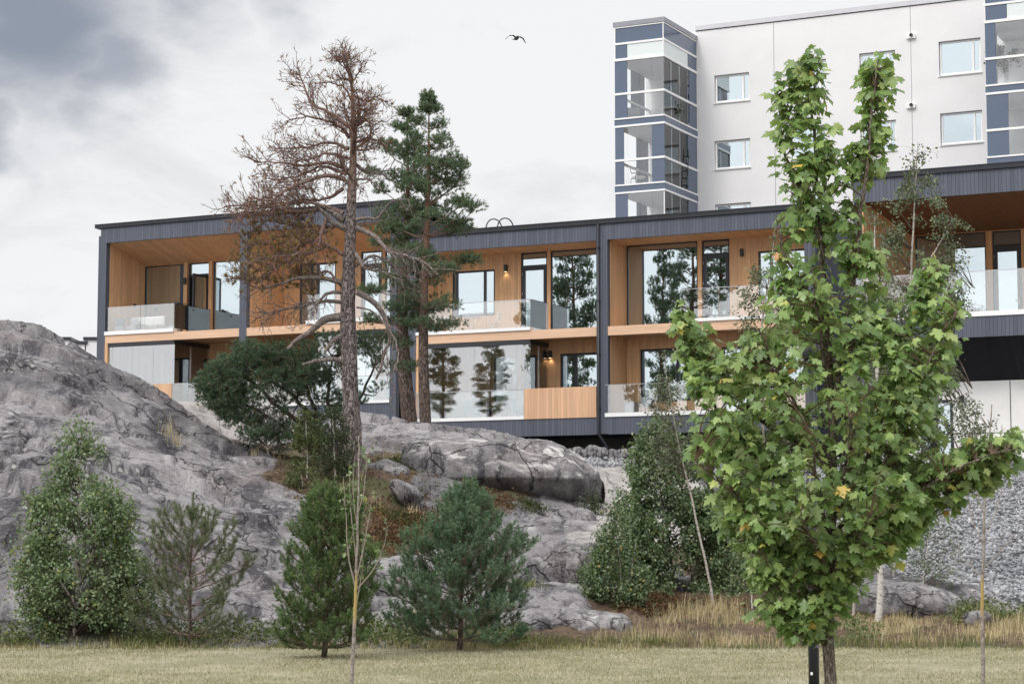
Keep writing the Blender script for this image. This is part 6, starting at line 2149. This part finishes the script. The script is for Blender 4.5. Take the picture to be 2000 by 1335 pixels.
sapling("thin bare sapling with yellow lichen on its stem, in front of the dense young pine", [(687, 1350), (688, 1300), (693, 1200), (696, 1120), (699, 1020), (701, 900), (700, 850)], 22.0, 0.026,
        [([(697, 1110), (690, 1040), (684, 980), (682, 900)], .008), ([(697, 1130), (712, 1060), (722, 1000), (730, 950)], .008), ([(695, 1150), (680, 1080), (676, 1000), (672, 930)], .009),
         ([(697, 1150), (730, 1110), (748, 1070), (758, 1025)], .007), ([(700, 1000), (712, 950), (715, 900), (720, 880)], .006), ([(699, 1040), (690, 960), (693, 890)], .006),
         ([(696, 1180), (706, 1120), (708, 1060)], .007)], (0.75, 1.30), 200)
sapling("thin leafless sapling with yellow lichen on its stem at the right edge", [(1919, 1350), (1920, 1280), (1918, 1180), (1921, 1080), (1922, 1000), (1925, 930), (1932, 860), (1936, 790)], 22.0, 0.024,
        [([(1921, 1060), (1900, 1020), (1890, 975), (1878, 900), (1862, 850)], .006), ([(1921, 1040), (1945, 1000), (1960, 940), (1972, 880)], .006), ([(1922, 1000), (1905, 950), (1898, 890), (1890, 840)], .005),
         ([(1919, 1130), (1890, 1095), (1866, 1070)], .005), ([(1920, 1110), (1950, 1080), (1975, 1050)], .005), ([(1926, 920), (1945, 870), (1962, 835)], .005)], (0.80, 1.25), 0)

# ------------------------------------------------------------------ the maple in front
half = [(0.035, 0.0), (0.16, -0.07), (0.33, -0.10), (0.27, 0.04), (0.42, 0.08), (0.30, 0.17), (0.44, 0.23), (0.63, 0.33), (0.52, 0.40), (0.56, 0.55), (0.39, 0.50), (0.24, 0.47), (0.27, 0.62), (0.33, 0.74), (0.20, 0.73), (0.13, 0.84), (0.0, 1.05)]
ML = half + [(-x, y) for x, y in half[-2::-1]]
MV = np.array([(0, 0.30, 0.0)] + [(x, y, -0.26 * abs(x) ** 1.2 - 0.24 * max(0, y - 0.3) ** 2 + 0.05 * math.sin(7 * x + 5 * y)) for x, y in ML])
MF = np.array([(0, i, i + 1) for i in range(1, len(ML))] + [(0, len(ML), 1)])
M_.maple_leaf = mat_leaf("maple_leaves", ((0.0, (0.118, 0.196, 0.060)), (0.45, (0.186, 0.290, 0.091)), (0.85, (0.287, 0.390, 0.126)), (0.985, (0.370, 0.450, 0.165)), (0.997, (0.608, 0.488, 0.101)), (1.0, (0.608, 0.277, 0.101))), 0.34, 0.36, 0.5, (0.287, 0.342, 0.193))


def maple():
    Y = 16.5
    base = P(1621, 1395, Y); base[2] = -0.03
    t, o = tree("maple_tree", "young green maple with a forked top, largest tree in front at the right", "tree", base)
    stem = [(1621, 1395), (1621, 1330), (1617, 1200), (1622, 1050), (1626, 900), (1622, 760), (1612, 620), (1604, 480), (1596, 340), (1588, 220), (1578, 110)]
    lead = [(1624, 860), (1642, 700), (1665, 560), (1682, 430), (1694, 320), (1704, 220), (1716, 115)]
    tr, l2 = pxline(stem, Y, 0.1, 40, 0.008), pxline(lead, Y, -0.25, 24, 0.01)
    tr[0] = base
    tb = TB()
    tb.add(tr, np.interp(np.linspace(0, 1, 40), [0, 0.08, 0.4, 0.7, 1], [0.062, 0.050, 0.040, 0.022, 0.005]), 14)
    tb.add(l2, np.linspace(0.026, 0.005, 24), 9)
    boughs = [([(1622, 1060), (1560, 980), (1480, 900), (1400, 800), (1350, 700), (1325, 640)], .3), ([(1620, 1090), (1540, 1040), (1450, 980), (1360, 900)], -.4), ([(1618, 1130), (1560, 1090), (1480, 1040), (1400, 1000)], .5),
              ([(1617, 1160), (1570, 1140), (1510, 1150), (1465, 1190)], -.4), ([(1617, 1180), (1590, 1180), (1570, 1210), (1560, 1250)], -.2), ([(1624, 1050), (1690, 960), (1760, 840), (1820, 700), (1870, 600)], -.4),
              ([(1624, 1000), (1700, 880), (1750, 720), (1800, 560), (1815, 500)], .3), ([(1623, 1100), (1700, 1030), (1790, 960), (1880, 910), (1990, 870)], -.5), ([(1621, 1130), (1690, 1080), (1760, 1050), (1800, 1040)], .4),
              ([(1624, 940), (1570, 820), (1520, 720), (1480, 640)], -.5), ([(1625, 960), (1700, 860), (1780, 790), (1850, 750)], .6), ([(1612, 640), (1570, 560), (1530, 490), (1515, 420)], -.3), ([(1640, 720), (1690, 620), (1730, 540)], .3),
              ([(1604, 470), (1560, 380), (1535, 300), (1515, 180)], .2), ([(1622, 1070), (1600, 960), (1590, 850)], -.9), ([(1624, 1040), (1650, 930), (1660, 820)], -.9), ([(1624, 1040), (1640, 930), (1650, 820)], .9), ([(1618, 900), (1450, 800), (1400, 760)], .7),
              ([(1620, 1120), (1590, 1060), (1560, 1000)], -.9), ([(1622, 1120), (1670, 1060), (1700, 1010)], -.8), ([(1616, 760), (1600, 640), (1590, 560)], -.6)]
    polys = [tr, l2]
    for q, dy in boughs:
        b = pxline(q, Y, dy, 18, 0.012)
        tb.add(b, np.linspace(0.021, 0.005, 18), 7)
        polys.append(b)
    rows = np.array([(95, 1568, 1588), (130, 1540, 1610), (160, 1512, 1618), (220, 1518, 1624), (280, 1515, 1640), (330, 1516, 1668), (400, 1520, 1688), (440, 1528, 1700), (480, 1520, 1716), (520, 1500, 1730), (560, 1486, 1738), (600, 1482, 1750), (640, 1470, 1772),
                     (690, 1420, 1800), (740, 1340, 1850), (800, 1345, 1850), (850, 1350, 1838), (900, 1345, 1840), (950, 1385, 1830), (1000, 1392, 1815), (1050, 1420, 1798), (1090, 1450, 1780), (1120, 1460, 1700), (1160, 1470, 1668), (1200, 1468, 1640), (1230, 1545, 1600)], float)
    rows2 = np.array([(112, 1700, 1735), (150, 1680, 1752), (200, 1672, 1750), (260, 1664, 1748), (310, 1650, 1740), (350, 1662, 1728)], float)
    lobeL = np.array([(590, 1318, 1345), (620, 1308, 1375), (660, 1310, 1410), (700, 1325, 1440), (750, 1330, 1450)], float)
    lobeR = np.array([(492, 1796, 1830), (530, 1785, 1865), (570, 1780, 1885), (610, 1772, 1890), (660, 1765, 1880), (720, 1780, 1868)], float)
    armR = np.array([(848, 1940, 2000), (870, 1880, 2005), (900, 1830, 2000), (930, 1790, 1970), (960, 1780, 1940), (985, 1790, 1890)], float)
    low = np.array([(960, 1388, 1826), (1020, 1400, 1806), (1060, 1430, 1790), (1100, 1455, 1770), (1140, 1466, 1690), (1190, 1466, 1650), (1215, 1490, 1620)], float)
    lowL = np.array([(1195, 1455, 1480), (1215, 1500, 1620), (1240, 1540, 1600), (1258, 1550, 1580)], float)
    sets = [(rows, 1120, 0.9), (low, 270, 0.9), (rows2, 58, 0.6), (lobeL, 50, 0.6), (lobeR, 60, 0.6), (armR, 95, 0.4), (lowL, 20, 0.5)]
    cand = np.concatenate([p[3:] for p in polys])
    pos, dr, nr, sz = [], [], [], []
    tw, m2 = TB(), Y / 4000.0
    for R, n, dep in sets:
        w = (R[:, 2] - R[:, 1] + 8) ** 1.3
        cum = np.r_[0, np.cumsum((w[1:] + w[:-1]) / 2 * np.diff(R[:, 0]))]
        for _ in range(n):
            y = np.interp(rng.random() * cum[-1], cum, R[:, 0])
            l, r = np.interp(y, R[:, 0], R[:, 1]), np.interp(y, R[:, 0], R[:, 2])
            s = rng.uniform(-1, 1); s = np.sign(s) * abs(s) ** 0.66
            x = (l + r) / 2 + s * max(2, (r - l) / 2 - 14)
            dd = min(0.95, (r - l) / 2 * m2 * dep) * math.sqrt(max(0, 1 - s * s)) * rng.uniform(-1, 1)
            e = P(x, y, Y + dd)
            if n != 95 and vnoise(e * 3.4, 12) + 0.25 * rng.normal() < -0.36: continue
            dst = np.linalg.norm(cand - e, axis=1) + 0.9 * np.maximum(0, cand[:, 2] - e[2] + 0.05)
            a = cand[np.argmin(dst)]
            br = smooth_pl([a, a * 0.5 + e * 0.5 + UP * 0.03 + 0.02 * rng.normal(size=3), e], 6)
            tw.add(br, np.linspace(0.0075, 0.0028, 6), 5)
            k = rng.integers(5, 9)
            L = np.linalg.norm(e - a)
            for j in range(k):
                u = 1 - rng.random() * min(1, 0.30 / max(L, 0.1))
                p = at(br, u)
                pd = nrm(0.9 * rdir() + UP * 0.25 + nrm(e - a) * 0.5)
                st = rng.uniform(0.05, 0.12)
                q = p + pd * st
                tw.add(np.array([p, p + pd * st * 0.55 + UP * 0.008, q]), (0.0016, 0.0013, 0.0012), 3)
                pos.append(q)
                out = np.array((pd[0], pd[1], 0))
                dr.append(nrm(out * 0.8 + 0.45 * rdir() - UP * rng.uniform(0.15, 1.0)))
                nr.append(nrm(UP * 0.8 + 0.62 * rdir() + out * 0.45 + np.array((-0.1, -0.25, 0))))
                sz.append(0.044 + 0.078 * rng.beta(1.8, 1.9))
    tb.build("trunk", M_.maple_bark, t, o)
    tw.build("twigs", mat_plain("reddish_leaf_stalk", (0.085, 0.055, 0.035), 0.7, 0.2), t, o)
    leaves("crown", MV, MF, np.array(pos), np.array(dr), np.array(nr), np.array(sz), M_.maple_leaf, t, o)


maple()

# ------------------------------------------------------------------ grass, lamp post, bird
def blades(name, X, Y, Z, h, w, lean, mat, kind="stuff"):
    n = len(X)
    a = rng.uniform(0, 6.283, n)
    d = np.stack([np.cos(a), np.sin(a), 0 * a], -1)
    sd = np.stack([-np.sin(a + 0.6), np.cos(a + 0.6), 0 * a], -1) * (w * 0.5)[:, None]
    b = np.stack([X, Y, Z], -1)
    ln = (lean * rng.uniform(0.2, 1.0, n) * h)[:, None]
    m = b + d * ln * 0.35 + UP * (h * 0.6)[:, None]
    tp = b + d * ln + UP * (h * (1 - 0.25 * np.minimum(1, lean)))[:, None]
    V = np.stack([b - sd, b + sd, m + sd * 0.8, m - sd * 0.8, tp], 1).reshape(-1, 3)
    i = np.arange(n)[:, None] * 5
    F = [np.concatenate([i, i + 1, i + 2, i + 3], 1), np.concatenate([i + 3, i + 2, i + 4], 1)]
    o = np_mesh(name, V, F, mat)
    return tag(o, kind=kind)


M_.lawn_blade = mat_leaf("short_lawn_grass", ((0.0, (0.17, 0.17, 0.095)), (0.3, (0.32, 0.295, 0.20)), (0.75, (0.45, 0.405, 0.31)), (1.0, (0.58, 0.52, 0.425))), 0.3, 0.7, 0.1)
M_.straw = mat_leaf("dry_straw_grass", ((0.0, (0.30, 0.225, 0.13)), (0.5, (0.52, 0.41, 0.26)), (1.0, (0.70, 0.59, 0.43))), 0.3, 0.7, 0.1)
M_.green_grass = mat_leaf("green_verge_grass", ((0.0, (0.060, 0.085, 0.028)), (0.6, (0.13, 0.155, 0.055)), (1.0, (0.33, 0.29, 0.13))), 0.3, 0.6, 0.2)
M_.heather = mat_leaf("brown_heather", ((0.0, (0.055, 0.030, 0.020)), (0.6, (0.13, 0.070, 0.042)), (0.9, (0.22, 0.130, 0.065)), (1.0, (0.09, 0.10, 0.04))), 0.2, 0.7, 0.1)
M_.moss = mat_leaf("dark_moss_green", ((0.0, (0.028, 0.036, 0.014)), (1.0, (0.085, 0.098, 0.036))), 0.2, 0.7, 0.1)


def scatter(n, px0, px1, Y0, Y1):
    Y = Y0 + (Y1 - Y0) * rng.random(n)
    X = (rng.uniform(px0, px1, n) - 1000) / 4000 * Y
    return X, Y


def lawn_grass():
    n = 170000
    Y = 21.3 + 9.4 * rng.random(n) ** 1.15
    X = rng.uniform(-0.275, 0.275, n) * Y
    den = fbm(np.stack([X * 0.55, Y * 0.30, 0 * X], -1), 3, 77)
    keep = rng.random(n) < 0.62 + 0.55 * den
    X, Y = X[keep], Y[keep]
    n = len(X)
    blades("lawn_grass", X, Y, np.zeros(n), rng.uniform(0.018, 0.045, n), np.full(n, 0.006), rng.uniform(0.4, 1.6, n), M_.lawn_blade)


lawn_grass()


def tufts(name, spots, mat, hr, per, spread, w=0.006, lean=0.7):
    """spots: list of (px0, px1, Y0, Y1, count)"""
    xs, ys, hs = [], [], []
    for px0, px1, Y0, Y1, c in spots:
        X, Y = scatter(c, px0, px1, Y0, Y1)
        hh = rng.uniform(*hr, c)
        kp = vnoise(np.stack([X * 0.9, Y * 0.9, 0 * X + len(spots)], -1), 91) + 0.35 * rng.normal(size=c) > -0.12
        X, Y, hh = X[kp], Y[kp], hh[kp] * (0.65 + 0.5 * (vnoise(np.stack([X * 0.6, Y * 0.6, 0 * X], -1), 92)[kp] + 0.5))
        hh = np.maximum(hh, 0.02)
        for x, y, h in zip(X, Y, hh):
            k = rng.integers(per[0], per[1])
            xs.append(x + spread * rng.normal(size=k)); ys.append(y + spread * rng.normal(size=k)); hs.append(h * rng.uniform(0.45, 1.1, k))
    X, Y, H = map(np.concatenate, (xs, ys, hs))
    Z = np.maximum(hill_z(X, Y), np.where(Y < 31.5, 0.0, -9)) - 0.01
    blades(name, X, Y, Z, H, np.full(len(X), w), rng.uniform(0.3, 1.0, len(X)) * lean, mat)


tufts("dry_grass", [(1230, 1560, 30.2, 33.4, 190), (1290, 1330, 30.8, 32, 30), (1560, 2060, 30.4, 33.8, 190), (1300, 1500, 33, 35, 90), (1640, 1800, 32, 36.5, 110), (1160, 1260, 30.8, 32.5, 20), (1700, 1760, 31, 33, 40), (1880, 2000, 31.2, 32.6, 40)], M_.straw, (0.12, 0.40), (8, 22), 0.12)
tufts("dry_grass", [(715, 775, 43.5, 46, 14), (735, 790, 48.5, 51, 12), (700, 725, 45, 47, 8), (470, 560, 47.5, 50.5, 26), (640, 700, 42.5, 45.5, 12), (255, 275, 47.5, 49.5, 4), (325, 350, 45.5, 48, 5), (800, 870, 44, 46, 14)], M_.straw, (0.25, 0.55), (14, 28), 0.09, 0.008)
tufts("verge_grass", [(-60, 560, 29.6, 31.2, 260), (560, 1300, 29.7, 31.4, 380), (-60, 700, 30.8, 31.8, 120), (700, 1000, 31, 32.3, 140)], M_.straw, (0.04, 0.20), (5, 16), 0.10, 0.006, 1.0)
tufts("verge_grass", [(-60, 2060, 27.6, 30.2, 420)], M_.green_grass, (0.02, 0.08), (5, 14), 0.12, 0.006, 1.2)
tufts("green_grass", [(-60, 700, 29.6, 31.6, 300), (690, 1000, 29.8, 32.0, 240), (1000, 1320, 29.7, 31.2, 260), (1320, 2060, 29.6, 31.4, 220), (1800, 2060, 33, 35.5, 160)], M_.green_grass, (0.06, 0.24), (10, 22), 0.10, 0.007, 0.9)
tufts("green_grass", [(655, 720, 43.8, 46, 26), (850, 900, 44.5, 47.5, 30), (620, 760, 41.5, 44, 30), (760, 830, 46.5, 49.5, 20), (1000, 1060, 34.2, 35, 20)], M_.green_grass, (0.08, 0.22), (10, 20), 0.09, 0.009, 0.9)


def ground_cover(name, spots, mat, size, n_per, h):
    xs, ys = [], []
    for px0, px1, Y0, Y1, c in spots:
        X, Y = scatter(c, px0, px1, Y0, Y1)
        xs.append(X); ys.append(Y)
    X, Y = np.concatenate(xs), np.concatenate(ys)
    X = np.repeat(X, n_per) + 0.10 * rng.normal(size=len(X) * n_per)
    Y = np.repeat(Y, n_per) + 0.10 * rng.normal(size=len(Y) * n_per)
    Z = hill_z(X, Y) + h * rng.random(len(X)) ** 1.5
    n = len(X)
    pos = np.stack([X, Y, Z], -1)
    o = leaves(name, BV, BF, pos, nrm(rng.normal(size=(n, 3)) + UP * 0.6), nrm(rng.normal(size=(n, 3)) + UP * 0.5), size * rng.uniform(0.6, 1.2, n), mat, None, None)
    tag(o, kind="stuff")


ground_cover("heather", [(735, 860, 40.8, 43.5, 110), (800, 880, 43.5, 45.8, 70), (900, 1000, 46, 47.5, 50), (700, 780, 39.5, 42, 50), (1190, 1330, 34.6, 36.5, 70)], M_.heather, 0.05, 26, 0.13)
ground_cover("moss", [(745, 850, 42.6, 44.5, 90), (740, 800, 48, 50.5, 40), (640, 700, 41.5, 43.5, 50), (1000, 1060, 46.3, 47.3, 30), (870, 930, 44.5, 46.5, 40)], M_.moss, 0.045, 30, 0.12)
ground_cover("leaf_litter", [(1200, 1460, 34.2, 36.5, 160), (560, 700, 43, 47, 80), (600, 660, 41.8, 43.5, 40), (700, 860, 44, 48, 60), (1600, 1900, 34.5, 36.5, 80)], M_.heather, 0.05, 14, 0.02)
ground_cover("verge_herbs", [(-20, 130, 30.6, 31.3, 30), (260, 560, 30.6, 31.6, 90), (700, 830, 30.2, 31.8, 70), (960, 1030, 30.4, 31.4, 25), (1850, 2050, 33, 35.5, 60), (1640, 1700, 31, 33, 12)], M_.juniper, 0.05, 24, 0.26)


def lamp_post():
    b = P(1590, 1342, 22.3); b[2] = 0.0
    t, o = tree("lamp_post", "slim dark blue-black lamp post beside the maple trunk, top hidden in the leaves", "lamp post", b)
    navy = mat_plain("dark_navy_paint", (0.012, 0.016, 0.026), 0.35, 0.5)
    MB().lathe([(0.058, -0.02), (0.058, 1.05), (0.052, 1.07), (0.052, 3.55)], sides=24).build("pole", navy, t)
    MB().lathe([(0.105, 3.55), (0.12, 3.58), (0.12, 3.72), (0.06, 3.80), (0.01, 3.82)], sides=24).build("lamp_head", navy, t)

    def patch(w, h, a, z, mat, name, lob=0):
        m = MB()
        n = 6
        vs = []
        for i in range(n + 1):
            th = a - w / 2 + w * i / n
            dz = (0.012 * math.sin(i * 2.4)) if lob else 0
            for zz in (z - h / 2 + dz, z + h / 2 - dz):
                vs.append((0.0592 * math.cos(th), 0.0592 * math.sin(th), zz))
        m.add(vs, [(2 * i, 2 * i + 2, 2 * i + 3, 2 * i + 1) for i in range(n)])
        m.build(name, mat, t)
    patch(0.45, 0.030, -2.15, 0.155, M_.white, "sticker")
    vio = mat_plain("violet_spray_paint", (0.30, 0.16, 0.42), 0.6, 0.3)
    for (a, z, w, h) in ((-1.0, 0.475, 0.5, 0.05), (-0.85, 0.445, 0.35, 0.03), (-1.05, 0.51, 0.22, 0.03)):
        patch(w, h, a, z, vio, "paint_mark", 1)


lamp_post()


def bird():
    c = P(1009, 75, 60)
    t, o = tree("bird", "dark bird gliding with spread wings high in the cloudy sky", "bird", c)
    m = MB()
    m.tube([(0, 0.16, -0.01), (0, 0.1, 0), (0, 0, 0.0), (0, -0.09, 0.015), (0, -0.14, 0.01)], [0.008, 0.03, 0.04, 0.03, 0.01], 10)
    body = m.build("body", M_.black, t)
    for s in (-1, 1):
        w = MB()
        st = [(0, 0.05, 0.0), (0.09, 0.06, 0.045), (0.18, 0.05, 0.03), (0.28, 0.012, -0.06)]
        vs = []
        for (u, ch, z) in st:
            vs += [(u * s * 0.8, u * 0.2 - ch, z), (u * s * 0.8, u * 0.2 + ch, z), (u * s * 0.8, u * 0.2, z + 0.014)]
        fs = []
        for k in range(3):
            a, b = 3 * k, 3 * k + 3
            fs += [(a, b, b + 2, a + 2), (a + 2, b + 2, b + 1, a + 1), (a + 1, b + 1, b, a)]
        w.add(vs, fs, True)
        w.build("wing", M_.black, t)
    MB().add([(-0.02, 0.13, 0), (0.02, 0.13, 0), (0.05, 0.24, 0), (-0.05, 0.24, 0), (0, 0.13, 0.01)], [(0, 1, 2, 3), (0, 3, 2, 4)]).build("tail", M_.black, t)
    t.rotation_euler = (0.1, 0.12, 0.3)
    t.scale = (1.45, 1.45, 1.45)


bird()
# plants on the balconies of the tall building
leafy("green potted plants behind the glass of the upper corner balcony", [[(1312, 217), (1312, 208), (1310, 200)]], 91.5, [(197, 1299, 1304), (205, 1297, 1330), (214, 1297, 1330), (219, 1302, 1326)], 260, 0.11, M_.shrub_pale, name="potted_plant",
      cat="plant", r0=0.015, nbr=16, ground=False, depth=0.3, clump=0.12)
leafy("large grey-green shrub filling the glass of the right upper balcony", [[(1955, 134), (1955, 115), (1950, 95)], [(1955, 130), (1985, 110), (1995, 95)]], 87.0, [(88, 1932, 1998), (105, 1930, 2005), (125, 1935, 2005), (134, 1945, 2000)], 1500, 0.12, M_.shrub_pale,
      name="potted_plant", cat="plant", r0=0.02, nbr=50, ground=False, depth=0.3, clump=0.15)
